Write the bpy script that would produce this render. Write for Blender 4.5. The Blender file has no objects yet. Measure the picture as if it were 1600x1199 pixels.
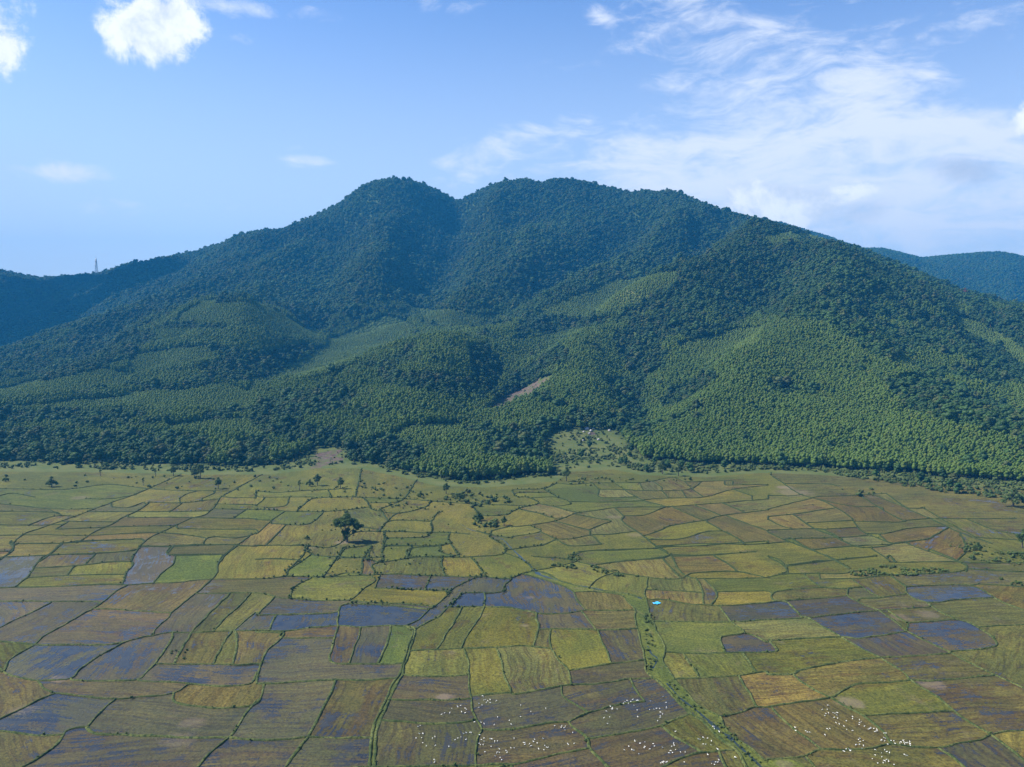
import bpy, bmesh, math, random
import numpy as np
from mathutils import Vector, Matrix
from mathutils.geometry import delaunay_2d_cdt
R = math.radians
random.seed(7); rng = np.random.default_rng(7)
scene = bpy.context.scene
COL = scene.collection

# ------------------------------------------------------------------ camera
F = 1280.0; CAMZ = 100.0; PITCH = math.atan(108.0/F)
cam_d = bpy.data.cameras.new("camera"); cam = bpy.data.objects.new("camera", cam_d); COL.objects.link(cam)
cam_d.sensor_fit = 'HORIZONTAL'; cam_d.sensor_width = 36.0; cam_d.lens = 36.0*F/1600.0
cam_d.clip_start = 1.0; cam_d.clip_end = 30000
cam.location = (0, 0, CAMZ); cam.rotation_euler = (R(90)-PITCH, 0, 0)
scene.camera = cam
CP, SP = math.cos(PITCH), math.sin(PITCH)
def pray(px, py):
    a = (px-800.0)/F; b = (599.5-py)/F
    return a, CP+b*SP, -SP+b*CP
def at_dist(px, py, D):
    a, b, c = pray(px, py); t = D/b
    return a*t, D, CAMZ+c*t
def ground(px, py, z=0.0):
    a, b, c = pray(px, py); t = (z-CAMZ)/c
    return a*t, b*t
def proj(x, y, z):
    z = z-CAMZ
    d = y*CP-z*SP; u = y*SP+z*CP
    return 800+F*x/d, 599.5-F*u/d

# ------------------------------------------------------------------ light
SUN = Vector((-0.66, 0.04, 0.70)).normalized()
sun_el = math.asin(SUN.z); sun_az = math.atan2(SUN.x, SUN.y)
sd = bpy.data.lights.new("sun", 'SUN'); so = bpy.data.objects.new("sun", sd); COL.objects.link(so)
sd.energy = 4.9; sd.angle = R(0.55); sd.color = (1.0, 0.93, 0.80)
so.rotation_euler = SUN.to_track_quat('Z', 'Y').to_euler(); so.location = (-300, 100, 900)
scene.view_settings.view_transform = 'Standard'; scene.view_settings.look = 'None'
scene.view_settings.exposure = 1.10; scene.view_settings.gamma = 1.0
scene.view_settings.use_curve_mapping = False

# ------------------------------------------------------------------ node helper
class NT:
    def __init__(s, tree): s.t = tree; tree.nodes.clear()
    def n(s, typ, ins=None, **kw):
        nd = s.t.nodes.new(typ)
        for k, v in kw.items(): setattr(nd, k, v)
        for k, v in (ins or {}).items(): s.set(nd.inputs[k], v)
        return nd
    def set(s, sock, v):
        if isinstance(v, bpy.types.NodeSocket): s.t.links.new(v, sock)
        elif isinstance(v, bpy.types.Node): s.t.links.new(v.outputs[0], sock)
        else:
            if isinstance(v, (tuple, list)) and len(v) == 3 and sock.type == 'RGBA': v = (*v, 1)
            sock.default_value = v
    def m(s, op, a, b=None, c=None, clamp=False):
        nd = s.n('ShaderNodeMath', operation=op, use_clamp=clamp); s.set(nd.inputs[0], a)
        if b is not None: s.set(nd.inputs[1], b)
        if c is not None: s.set(nd.inputs[2], c)
        return nd.outputs[0]
    def vm(s, op, a, b=None):
        nd = s.n('ShaderNodeVectorMath', operation=op); s.set(nd.inputs[0], a)
        if b is not None: s.set(nd.inputs[1], b)
        return nd.outputs[1] if op in ('LENGTH', 'DOT_PRODUCT') else nd.outputs[0]
    def mr(s, v, a, b, c=0.0, d=1.0, smooth=True):
        nd = s.n('ShaderNodeMapRange', interpolation_type='SMOOTHSTEP' if smooth else 'LINEAR')
        s.set(nd.inputs[0], v)
        for i, q in enumerate((a, b, c, d)): s.set(nd.inputs[1+i], q)
        return nd.outputs[0]
    def mix(s, f, a, b, blend='MIX'):
        nd = s.n('ShaderNodeMix', data_type='RGBA', blend_type=blend); s.set(nd.inputs[0], f)
        s.set(nd.inputs[6], a); s.set(nd.inputs[7], b); return nd.outputs[2]
    def noise(s, vec, scale, detail=3, rough=0.5, dist=0.0):
        nd = s.n('ShaderNodeTexNoise', {'Scale': scale, 'Detail': detail, 'Roughness': rough, 'Distortion': dist})
        if vec is not None: s.set(nd.inputs['Vector'], vec)
        return nd.outputs['Fac']
    def mapping(s, vec, scale=(1,1,1), rot=(0,0,0), loc=(0,0,0), typ='POINT'):
        return s.n('ShaderNodeMapping', {'Vector': vec, 'Scale': scale, 'Rotation': rot, 'Location': loc}, vector_type=typ).outputs[0]

# ------------------------------------------------------------------ world: sky texture with clouds laid on the sky sphere
world = bpy.data.worlds.new("World"); scene.world = world; world.use_nodes = True
W = NT(world.node_tree)
SKY_STR = 0.077
sky = W.n('ShaderNodeTexSky', sky_type='NISHITA', sun_disc=False, sun_elevation=sun_el, sun_rotation=sun_az, altitude=0.0,
          air_density=1.0, dust_density=0.6, ozone_density=3.0)
tc = W.n('ShaderNodeTexCoord').outputs['Generated']
sep = W.n('ShaderNodeSeparateXYZ', {0: tc})
az = W.m('ARCTAN2', sep.outputs[0], sep.outputs[1]); el = W.m('ARCSINE', sep.outputs[2])
ae = W.n('ShaderNodeCombineXYZ', {0: az, 1: el}).outputs[0]
def azel(px, py):
    v = Vector(pray(px, py)).normalized(); return math.atan2(v.x, v.y), math.asin(v.z)
def blob(px, py, rx, ry, rot=0, wgt=1.0):
    a, e = azel(px, py)
    mp = W.mapping(ae, (rx/F, ry/F, 1), (0, 0, R(-rot)), (a, e, 0), 'TEXTURE')
    return W.mr(W.vm('LENGTH', mp), 0.0, 1.0, wgt, 0.0)
def union(lst):
    o = lst[0]
    for q in lst[1:]: o = W.m('ADD', o, q)
    return o
cum = union([blob(*b) for b in [(232,25,95,60,-25,1.0),(275,62,80,60,0,1.0),(215,70,75,45,15,.8),(-8,30,70,100,0,1.1),(4,88,48,42,0,.7),
      (250,20,80,30,-20,.8),(1175,300,90,40,10,1.4),(1260,322,130,50,-5,1.4),(1210,318,140,50,0,1.2),(1602,180,22,40,0,.9)]])
cir = union([blob(*b) for b in [(1050,15,190,75,-12,.75),(1190,70,220,70,-10,.6),(1370,130,150,90,0,.75),(1290,190,260,90,8,.65),(1180,110,260,130,0,.3),
      (1080,250,280,90,12,.75),(1300,290,520,110,0,.95),(1500,340,420,130,0,.95),(1560,230,260,90,0,.7),(820,212,150,40,-12,.65),(850,250,220,60,0,.5),
      (1150,330,420,80,0,.6),(60,272,140,30,-3,.75),(105,270,60,24,0,.4),(480,253,70,17,0,.65),(462,229,45,11,-12,.6),(350,8,240,24,0,.7),(720,8,110,28,0,.6),
      (700,280,110,28,0,.55),(690,252,60,20,0,.4),(250,322,300,30,-3,.35),(932,20,60,22,35,.6),(1480,45,120,50,12,.35),(1560,12,90,40,20,.35),
      (380,60,60,14,0,.3),(880,100,160,40,0,.15),(1440,230,180,60,0,.5)]])
nv = W.mapping(ae, (1, 1.5, 1))
wv = W.n('ShaderNodeTexNoise', {'Vector': nv, 'Scale': 7.0, 'Detail': 3.0}).outputs['Color']
warp = W.n('ShaderNodeVectorMath', {0: wv, 1: (0.05, 0.05, 0)}, operation='MULTIPLY').outputs[0]
nvw = W.vm('ADD', ae, warp)
n_cum = W.noise(nvw, 20.0, 9, 0.66)
n_cir = W.noise(W.mapping(nvw, (1.0, 3.2, 1), (0, 0, R(-9))), 9.0, 8, 0.62, 0.6)
n_cir2 = W.noise(W.mapping(nvw, (1.0, 2.6, 1), (0, 0, R(6))), 34.0, 5, 0.6, 0.4)
a_cum = W.m('MULTIPLY', W.mr(cum, .05, .3), W.mr(W.m('ADD', cum, W.m('MULTIPLY', W.m('SUBTRACT', n_cum, .5), 4.2)), 0.40, 1.35))
cirl = W.m('MINIMUM', cir, .98)
cf = W.m('ADD', cirl, W.m('ADD', W.m('MULTIPLY', W.m('SUBTRACT', n_cir, .5), 2.3), W.m('MULTIPLY', W.m('SUBTRACT', n_cir2, .5), .8)))
a_cir = W.m('MULTIPLY', W.mr(cf, 0.25, 1.20), W.mr(cir, 0.0, 0.3))
grey = W.m('MULTIPLY', W.mr(W.m('ADD', union([blob(1510,266,95,42,12,1.0), blob(1330,335,140,45,-8,.8)]), W.m('MULTIPLY', W.m('SUBTRACT', n_cum, .5), 1.0)), 0.35, 1.2), 0.62)
# pale band low over the horizon plus tint of the clear sky
skyc = W.mix(1.0, sky.outputs[0], (0.76, 0.94, 1.20), 'MULTIPLY')
SKYW = 8.4
lowb = W.m('MULTIPLY', W.mr(el, R(24), R(1)), 0.85)
skyc = W.mix(lowb, skyc, (4.5, 5.3, 6.7))
c1 = W.mix(W.m('MULTIPLY', a_cir, 0.86), skyc, (6.0, 6.3, 7.0))
c2 = W.mix(a_cum, c1, W.mix(W.mr(n_cum, .35, .6), (4.9, 5.4, 6.3), (7.0, 7.2, 7.4)))
c3 = W.mix(grey, c2, (2.9, 3.5, 4.7))
W.n('ShaderNodeOutputWorld', {0: W.n('ShaderNodeBackground', {0: c3, 1: SKY_STR}).outputs[0]})

# ------------------------------------------------------------------ numpy noise
_perm = rng.permutation(512)
_gr = np.stack([np.cos(np.linspace(0, 2*np.pi, 256, False)), np.sin(np.linspace(0, 2*np.pi, 256, False))], 1)
def perlin(x, y):
    xi = np.floor(x).astype(int); yi = np.floor(y).astype(int); xf = x-xi; yf = y-yi
    u = xf**3*(xf*(xf*6-15)+10); v = yf**3*(yf*(yf*6-15)+10)
    def g(ix, iy, dx, dy):
        h = _perm[(_perm[ix & 255]+iy) & 511] & 255
        return _gr[h, 0]*dx+_gr[h, 1]*dy
    a = g(xi, yi, xf, yf); b = g(xi+1, yi, xf-1, yf); c = g(xi, yi+1, xf, yf-1); d = g(xi+1, yi+1, xf-1, yf-1)
    return (a+(b-a)*u)+((c+(d-c)*u)-(a+(b-a)*u))*v
def fbm(x, y, o=4, g=.5):
    s = 0; a = 1
    for i in range(o): s = s+a*perlin(x*2**i+17.3*i, y*2**i-9.1*i); a *= g
    return s
def inpoly(px, py, poly):
    px = np.asarray(px); py = np.asarray(py); r = np.zeros(px.shape, bool); n = len(poly)
    for i in range(n):
        x0, y0 = poly[i]; x1, y1 = poly[(i+1) % n]
        if y0 == y1: continue
        c = ((y0 > py) != (y1 > py)) & (px < (x1-x0)*(py-y0)/(y1-y0)+x0)
        r ^= c
    return r

# ------------------------------------------------------------------ terrain height field
CTRL = []
def col(px, *rows):
    for py, D in rows:
        x, y, z = at_dist(px, py, D); CTRL.append((x, y, z-(8.5 if py < 560 else 5)))
# main mountain, column by column (bearing, elevation, distance), skyline last, then the hidden back slope
col(-330,(735,520),(700,590),(650,720),(600,900),(570,1150),(560,1350),(560,1550),(480,1850),(385,2250)); 
col(-150,(700,580),(660,690),(620,820),(590,1000),(572,1250),(565,1450),(520,1700),(455,1950),(405,2180))
col(0,(700,575),(650,700),(610,830),(575,1020),(546,1270),(556,1430),(530,1620),(480,1850),(424,2080))
col(110,(695,580),(650,690),(610,800),(565,980),(530,1150),(502,1330),(515,1480),(490,1680),(455,1870),(433,2040))
col(210,(690,585),(640,700),(600,810),(560,930),(520,1080),(476,1400),(490,1520),(455,1720),(413,1960))
col(310,(690,590),(640,700),(600,800),(550,930),(510,1040),(474,1120),(468,1300),(447,1520),(430,1660),(398,1900))
col(390,(690,590),(645,690),(600,810),(560,930),(500,1030),(472,1110),(462,1330),(430,1540),(400,1700),(363,1900))
col(470,(690,590),(650,660),(605,770),(590,900),(560,1030),(520,1130),(470,1330),(420,1560),(380,1750),(342,1930))
col(550,(700,570),(650,650),(600,740),(565,830),(570,970),(530,1150),(500,1260),(450,1430),(400,1620),(350,1800),(300,1980))
col(620,(700,570),(650,650),(600,730),(540,850),(545,1000),(510,1180),(480,1280),(440,1420),(400,1560),(350,1760),(277,2030))
col(665,(480,1400),(440,1560),(400,1700),(340,1900),(293,2080))
col(712,(700,570),(650,650),(600,730),(560,800),(521,880),(515,1080),(470,1400),(430,1630),(390,1800),(340,1990),(314,2110))
col(790,(700,570),(650,670),(600,790),(560,870),(530,930),(500,1080),(460,1260),(420,1440),(370,1640),(320,1850),(283,2060))
col(850,(700,580),(650,670),(600,790),(560,890),(530,980),(495,1150),(455,1330),(410,1500),(350,1750),(284,2090))
col(900,(700,590),(650,660),(600,760),(550,860),(520,930),(485,1160),(450,1300),(400,1520),(350,1720),(280,2040))
col(960,(700,600),(650,670),(600,770),(550,880),(515,950),(480,1180),(450,1290),(400,1480),(350,1680),(291,1950))
col(1050,(710,560),(680,600),(640,670),(590,760),(540,850),(490,950),(445,1080),(420,1300),(380,1480),(340,1680),(299,1880))
col(1150,(715,550),(680,600),(630,680),(580,760),(530,850),(480,940),(430,1050),(390,1200),(360,1480),(330,1750))
col(1230,(720,540),(680,590),(630,670),(580,750),(530,830),(480,920),(430,1020),(390,1120),(354,1430))
col(1340,(730,520),(680,580),(630,660),(580,740),(530,820),(480,910),(430,1010),(387,1200))
col(1440,(750,480),(700,550),(650,620),(600,700),(550,780),(500,870),(460,980),(426,1110))
col(1540,(760,470),(700,540),(650,620),(600,720),(560,800),(520,900),(485,1000),(464,1080))
col(1620,(760,470),(700,540),(650,640),(600,740),(570,800),(540,890),(510,960),(482,1060))
col(1780,(760,470),(700,560),(650,660),(600,760),(570,880),(520,1060))
# low ground behind the mountain and the far hills on the right
for x, y, z in [(-2600,3400,200),(-1500,3300,150),(-1300,2700,230),(-800,2700,190),(-300,2800,180),(0,2900,170),(300,2700,190),(-500,2400,330),(500,2500,250),(700,2200,190),
                (900,1700,130),(950,2050,130),(1300,2000,110),(1150,1500,75),(1600,2100,110),(900,1400,120),(2600,2200,100),(1500,1300,40),(-500,3600,100),(-2400,3000,180),(-1900,2900,180),(300,3500,100),
                (2300,1300,40),(-2600,2700,400),(0,-200,0)]: CTRL.append((x,y,z))
col(1215,(343,2850)); col(1290,(366,2850)); col(1345,(385,2900),(400,2600)); col(1380,(386,2900)); col(1440,(402,2850)); col(1500,(398,2850),(440,2400)); col(1560,(391,2900)); col(1610,(400,2850),(460,2300)); col(1750,(380,3000),(440,2500))
for px, D, z in [(1250,3500,200),(1400,3500,200),(1600,3500,200),(1800,3600,200)]: x,_,_ = at_dist(px,500,D); CTRL.append((x,D,z))
C0 = np.array(CTRL)
def rbf_fit(P, c=60.0):
    d = np.sqrt(((P[:, None, :2]-P[None, :, :2])**2).sum(-1)+c*c)/1000
    n = len(P); Q = np.c_[np.ones(n), P[:, :2]/1000]
    A = np.zeros((n+3, n+3)); A[:n, :n] = -d+np.eye(n)*0.004; A[:n, n:] = Q; A[n:, :n] = Q.T
    return np.linalg.solve(A, np.r_[P[:, 2], 0, 0, 0])
wts = rbf_fit(C0)
EDGE = [(-500,738),(0,733),(150,734),(300,738),(420,738),(500,728),(560,728),(620,740),(680,755),(760,758),(870,748),(890,733),(960,730),(1000,738),(1100,742),(1190,735),(1280,738),(1400,758),(1500,775),(1600,783),(1900,800)]
EP = np.array([ground(a, b) for a, b in EDGE])
GX0, GX1, GY0, GY1, GS = -2800.0, 2800.0, -300.0, 3900.0, 8.0
gx = np.arange(GX0, GX1+1, GS); gy = np.arange(GY0, GY1+1, GS)
XX, YY = np.meshgrid(gx, gy)
ZZ = np.zeros_like(XX)
for j in range(0, len(gy), 40):
    xs = XX[j:j+40]; ys = YY[j:j+40]
    d = np.sqrt((xs[..., None]-C0[:, 0])**2+(ys[..., None]-C0[:, 1])**2+60.0**2)/1000
    ZZ[j:j+40] = -(d@wts[:-3])+wts[-3]+wts[-2]*xs/1000+wts[-1]*ys/1000
yb = np.interp(XX, EP[:, 0], EP[:, 1])
base = np.maximum(ZZ, 0)+0.5
rise = np.clip((YY-yb-4)/130.0, 0, 1); rise = rise*rise*(3-2*rise)
wx = XX+60*fbm(XX/300, YY/300, 3); wy = YY+60*fbm(XX/300+50, YY/300+9, 3)
rid = 1-np.abs(perlin(wx/170, wy/420))*2.6
rid2 = 1-np.abs(perlin(wx/75+40, wy/160+7))*2.6
hf = np.clip(base/120, 0.12, 1)
# relief fades a little at the crest so that the skyline keeps its shape
rel = (rid*(9+6*np.clip((base-90)/120, 0, 1))+rid2*5)*hf+fbm(XX/60, YY/60, 3)*4*np.clip(base/60, .2, 1)-8*hf
far = np.clip((YY-1900)/300, 0, 1)
HZ = (base+rel*(1-0.55*far))*rise
HZ = np.where(YY < yb, 0, np.maximum(HZ, 0))
def H(x, y):
    fx = np.clip((np.asarray(x)-GX0)/GS, 0, len(gx)-1.001); fy = np.clip((np.asarray(y)-GY0)/GS, 0, len(gy)-1.001)
    i = fx.astype(int); j = fy.astype(int); u = fx-i; v = fy-j
    return (HZ[j, i]*(1-u)+HZ[j, i+1]*u)*(1-v)+(HZ[j+1, i]*(1-u)+HZ[j+1, i+1]*u)*v

# bring the crest lines to their surveyed elevations (tree tops included)
CREST = [(-330,385),(-150,405),(0,422),(30,430),(70,436),(110,431),(151,428),(200,413),(250,402),(300,394),(350,380),(370,366),(400,362),(440,357),(480,343),(530,318),(560,295),(590,281),(620,277),(650,283),(680,295),(715,314),(740,303),(770,288),(800,281),(825,279),(843,286),(860,280),(880,278),(910,282),(950,292),(980,299),(1060,300),(1100,318),(1150,333),(1200,344),(1240,355),(1290,370),(1340,387),(1400,410),(1440,425),(1500,452),(1560,466),(1600,477),(1780,515)]
FARC = [(1100,352),(1180,346),(1215,345),(1290,367),(1345,387),(1380,387),(1440,402),(1500,396),(1560,392),(1610,401),(1750,390)]
def ray_tan(px, py): a, b, c = pray(px, py); return a/b, c/b
def crest_fit(prof, d0, d1, canopy, az0, az1):
    global HZ
    pr = np.array([ray_tan(*q) for q in prof]); az_ = np.linspace(az0, az1, 500); tgt = np.interp(az_, pr[:, 0], pr[:, 1]); D = np.arange(d0, d1, 8.0)
    Z = H(az_[:, None]*D, D[None, :].repeat(len(az_), 0)); E = (Z+canopy-CAMZ)/D; k = E.argmax(1); dr = D[k]; dz = (tgt-E.max(1))*dr
    ker = np.hanning(9); ker /= ker.sum(); dr = np.convolve(np.pad(dr, 12, 'edge'), np.ones(25)/25, 'valid'); dz = np.convolve(np.pad(dz, 4, 'edge'), ker, 'valid')
    A = XX/np.maximum(YY, 1); g = np.interp(A, az_, dz); r = np.interp(A, az_, dr); w = np.clip((YY-.62*r)/(.36*r), 0, 1); w = w*w*(3-2*w)
    edge = np.clip((A-az0)/.03, 0, 1)*np.clip((az1-A)/.03, 0, 1)
    if d0 > 2000: w = np.clip((YY-2350)/300, 0, 1)
    else: w = w*np.where(A > .15, np.clip((2650-YY)/250, 0, 1), 1.0)
    HZ = np.where(YY > d0*.4, np.maximum(HZ+g*w*edge, 0), HZ)
    print('crest', round(float(np.abs(dz).max()), 1))
# spurs (+) and gullies (-) traced down the slopes
FEAT = [(-42,70,[(715,330),(712,380),(700,430),(690,480),(658,510)]),(-30,60,[(560,335),(540,400),(520,440),(512,500)]),(-20,50,[(655,330),(650,400),(625,440),(600,480)]),
 (-34,60,[(1010,335),(950,380),(860,430),(770,490)]),(-18,45,[(430,385),(380,430),(310,465)]),(-26,34,[(962,515),(985,570),(1008,640),(1000,690)]),(-22,38,[(880,505),(805,560),(775,620),(740,660)]),
 (-10,34,[(490,540),(420,590),(385,640)]),(-24,50,[(1130,345),(1085,400),(1050,432)]),(-22,48,[(1400,470),(1450,560),(1510,620)]),(-18,40,[(1230,420),(1160,500),(1060,590),(1030,640)]),(-14,36,[(200,500),(120,560),(20,600)]),
 (-16,40,[(800,330),(790,400),(760,440)]),(-8,30,[(620,560),(560,620),(540,680)]),(-10,36,[(250,540),(190,600),(120,660)]),(-20,45,[(1560,500),(1590,580),(1640,640)]),
 (34,60,[(795,300),(750,400),(708,465),(672,508)]),(28,55,[(618,290),(600,360),(570,430),(535,480)]),(26,55,[(880,292),(860,360),(800,430),(742,470)]),(24,55,[(1100,335),(1030,390),(930,440),(842,490)]),
 (28,55,[(1210,372),(1130,430),(1050,452),(972,500)]),(20,50,[(1300,400),(1290,480),(1200,560),(1130,640)]),(24,50,[(480,350),(450,390),(380,430),(305,460)]),(8,45,[(370,478),(300,520),(200,560),(60,620)]),
 (7,45,[(650,522),(560,560),(480,600),(400,650)]),(12,40,[(958,525),(905,560),(850,640)]),(16,45,[(1350,540),(1420,620),(1560,690)]),(5,40,[(700,540),(680,600),(640,660)])]
def hits(px, py):
    a, b, c = pray(px, py); t = np.arange(430.0, 3200.0, 4.0); X = a*t/b; Z = CAMZ+c*t/b; k = np.argmax(H(X, t) > Z)
    return X[k], t[k]
near = (YY > 430) & (YY < 2450)
xs_, ys_ = XX[near], YY[near]; add = np.zeros(len(xs_))
for amp, wid, ln in FEAT:
    P = [hits(*q) for q in ln]; best = np.full(len(xs_), 1e9)
    for (ax, ay), (bx, by) in zip(P[:-1], P[1:]):
        dx, dy = bx-ax, by-ay; t = np.clip(((xs_-ax)*dx+(ys_-ay)*dy)/(dx*dx+dy*dy+1e-6), 0, 1); best = np.minimum(best, np.hypot(xs_-ax-t*dx, ys_-ay-t*dy))
    add += amp*np.exp(-(best/wid)**2)
HZ[near] = np.maximum(HZ[near]+add*np.clip(HZ[near]/40, 0, 1), 0)
for _ in range(4): crest_fit(CREST, 900.0, 2350.0, 7.0, -.90, .80)
for _ in range(3): crest_fit(FARC, 2400.0, 3300.0, 10.0, .26, .80)
# ------------------------------------------------------------------ object helpers
used_first = {}
def link(o, parent=None):
    COL.objects.link(o)
    if parent is not None: o.parent = parent
    return o
def tag(o, label=None, cat=None, group=None, kind=None):
    if label: o['label'] = label
    if cat: o['category'] = cat
    if group: o['group'] = group
    if kind: o['kind'] = kind
    return o
def np_mesh(name, verts, faces, mats=(), fmat=None, smooth=False):
    me = bpy.data.meshes.new(name)
    verts = np.asarray(verts, np.float32); faces = np.asarray(faces, np.int32); k = faces.shape[1]
    me.vertices.add(len(verts)); me.vertices.foreach_set('co', verts.ravel())
    me.loops.add(faces.size); me.loops.foreach_set('vertex_index', faces.ravel())
    me.polygons.add(len(faces)); me.polygons.foreach_set('loop_start', np.arange(0, faces.size, k, dtype=np.int32))
    if fmat is not None: me.polygons.foreach_set('material_index', np.asarray(fmat, np.int32))
    if smooth: me.polygons.foreach_set('use_smooth', np.ones(len(faces), bool))
    for m in mats: me.materials.append(m)
    me.update(calc_edges=True); me.validate()
    return me
def mat(name):
    m = bpy.data.materials.new(name); m.use_nodes = True
    return m, NT(m.node_tree)
def out(N, sh): N.n('ShaderNodeOutputMaterial', {0: sh})

# ------------------------------------------------------------------ materials
def foliage(name, dark, light, warm, ws=0.004, transl=0.25, warm_amt=0.25):
    m, N = mat(name)
    pos = N.n('ShaderNodeNewGeometry').outputs['Position']
    rnd = N.n('ShaderNodeObjectInfo').outputs['Random']
    n1 = N.noise(pos, ws, 3, 0.6); n2 = N.noise(pos, 0.45, 2, 0.5)
    f = N.m('ADD', N.m('MULTIPLY', rnd, 0.5), N.m('ADD', N.m('MULTIPLY', N.m('SUBTRACT', n1, .5), 1.5), N.m('MULTIPLY', N.m('SUBTRACT', n2, .25), .5)), clamp=True)
    c = N.mix(f, dark, light)
    n3 = N.m('FRACT', N.m('MULTIPLY', rnd, 37.7))
    c = N.mix(N.m('MULTIPLY', N.mr(n3, .72, 1.0), warm_amt*2), c, warm)
    d = N.n('ShaderNodeBsdfDiffuse', {0: c, 1: .6}).outputs[0]
    t = N.n('ShaderNodeBsdfTranslucent', {0: N.mix(.3, c, warm)}).outputs[0]
    g = N.n('ShaderNodeBsdfGlossy', {0: (.9, .95, 1.0), 1: .55}).outputs[0]
    s = N.n('ShaderNodeMixShader', {0: transl, 1: d, 2: t}).outputs[0]
    out(N, N.n('ShaderNodeMixShader', {0: .015, 1: s, 2: g}).outputs[0])
    return m
M_broad = foliage('foliage_broadleaf', (.015, .050, .012), (.080, .158, .028), (.145, .135, .040), .004, .32, .22)
M_plant = foliage('foliage_plantation', (.082, .152, .018), (.145, .226, .032), (.185, .220, .040), .006, .40, .3)
M_young = foliage('foliage_young_plantation', (.125, .200, .034), (.190, .275, .052), (.22, .26, .06), .012, .4, .2)
M_shrub = foliage('foliage_shrub', (.050, .085, .018), (.130, .175, .038), (.150, .150, .045), .012, .35, .3)
M_redleaf = foliage('foliage_reddish', (.14, .045, .03), (.26, .09, .06), (.3, .15, .1), .3, .3, .1)
M_lone = foliage('foliage_lone_tree', (.050, .090, .022), (.125, .185, .045), (.14, .16, .045), .3, .3, .1)
m, N = mat('bark'); pos = N.n('ShaderNodeNewGeometry').outputs['Position']
out(N, N.n('ShaderNodeBsdfDiffuse', {0: N.mix(N.noise(pos, 3.0, 3), (.07, .055, .042), (.22, .19, .155)), 1: .8}).outputs[0]); M_bark = m

m, N = mat('hillside_undergrowth')
pos = N.n('ShaderNodeNewGeometry').outputs['Position']
bare = N.n('ShaderNodeAttribute', attribute_name='bare').outputs['Fac']
bare = N.mr(N.m('ADD', bare, N.m('MULTIPLY', N.m('SUBTRACT', N.noise(pos, .16, 5, .7), .5), 2.0)), .35, .75)
bare = N.m('MULTIPLY', bare, N.mr(N.n('ShaderNodeAttribute', attribute_name='bare').outputs['Fac'], 0, .25))
c = N.mix(N.mr(N.noise(pos, .02, 5, .65), .35, .65), (.022, .040, .012), (.060, .088, .022))
c = N.mix(N.mr(N.noise(pos, .5, 3), .4, .7), c, (.045, .062, .02))
gr = N.n('ShaderNodeAttribute', attribute_name='grass').outputs['Fac']
gc = N.mix(N.mr(N.noise(pos, .06, 5, .6), .35, .65), (.062, .084, .024), (.098, .106, .036))
gc = N.mix(N.mr(N.noise(pos, 1.1, 4, .7), .45, .7), gc, (.06, .085, .022))
c = N.mix(gr, c, gc)
bc = N.mix(N.mr(N.noise(pos, .25, 5, .7), .35, .65), (.055, .042, .038), (.12, .085, .072))
bc = N.mix(N.mr(N.noise(pos, .12, 4, .7), .48, .6), bc, (.07, .08, .03))
c = N.mix(bare, c, bc)
bp = N.n('ShaderNodeBump', {'Height': N.noise(pos, .8, 5, .7), 'Strength': .6, 'Distance': .5}).outputs[0]
out(N, N.n('ShaderNodeBsdfPrincipled', {'Base Color': c, 'Roughness': .9, 'Specular IOR Level': .1, 'Normal': bp}).outputs[0]); M_hill = m

# paddy surface: dry or wet stubble with planting rows, mud and puddles; look set by the field attributes
m, N = mat('paddy_surface')
pos = N.n('ShaderNodeNewGeometry').outputs['Position']
fc = N.n('ShaderNodeAttribute', attribute_name='fcol').outputs['Color']
fp = N.n('ShaderNodeSeparateColor', {0: N.n('ShaderNodeAttribute', attribute_name='fprm').outputs['Color']})
wet, ang, rows = fp.outputs[0], fp.outputs[1], fp.outputs[2]
off = N.n('ShaderNodeAttribute', attribute_name='foff').outputs['Fac']
posf = N.n('ShaderNodeCombineXYZ', {0: N.n('ShaderNodeSeparateXYZ', {0: pos}).outputs[0], 1: N.n('ShaderNodeSeparateXYZ', {0: pos}).outputs[1], 2: N.m('MULTIPLY', off, 300)}).outputs[0]
rv = N.n('ShaderNodeVectorRotate', {'Vector': posf, 'Angle': N.m('MULTIPLY', ang, math.pi)}, rotation_type='Z_AXIS').outputs[0]
wob = N.vm('ADD', rv, N.n('ShaderNodeVectorMath', {0: N.n('ShaderNodeTexNoise', {'Vector': posf, 'Scale': .035, 'Detail': 2}).outputs['Color'], 1: (9, 9, 0)}, operation='MULTIPLY').outputs[0])
row1 = N.noise(N.mapping(wob, (.06, 1.0, 1)), 1.0, 3, .65)
row2 = N.noise(N.mapping(wob, (.02, .28, 1)), 1.0, 3, .6)
big = N.noise(posf, .045, 5, .6, .6); mid = N.noise(posf, .22, 5, .65, .3); fine = N.noise(posf, 1.5, 5, .75)
big2 = N.noise(posf, .028, 5, .6, .9)
damp = N.mr(wet, .05, .65)
sel = N.m('ADD', N.m('MULTIPLY', big, .45), N.m('ADD', N.m('MULTIPLY', mid, .25), N.m('MULTIPLY', row2, .30)))
sel = N.m('ADD', N.m('MULTIPLY', N.m('SUBTRACT', sel, .5), 1.7), .5)
mud = N.mr(sel, N.m('SUBTRACT', .54, N.m('MULTIPLY', wet, .22)), N.m('SUBTRACT', .70, N.m('MULTIPLY', wet, .16)))
c = N.mix(N.mr(big2, .40, .62), N.mix(1.0, fc, (.90, .98, .85), 'MULTIPLY'), N.mix(1.0, fc, (1.30, 1.24, 1.0), 'MULTIPLY'))
c = N.mix(N.m('MULTIPLY', mud, .85), c, N.mix(1.0, fc, (.68, .53, .70), 'MULTIPLY'))
c = N.mix(N.m('MULTIPLY', N.mr(row1, .46, .60), N.m('MULTIPLY', rows, .85)), c, N.mix(1.0, c, (.50, .42, .52), 'MULTIPLY'))
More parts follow.
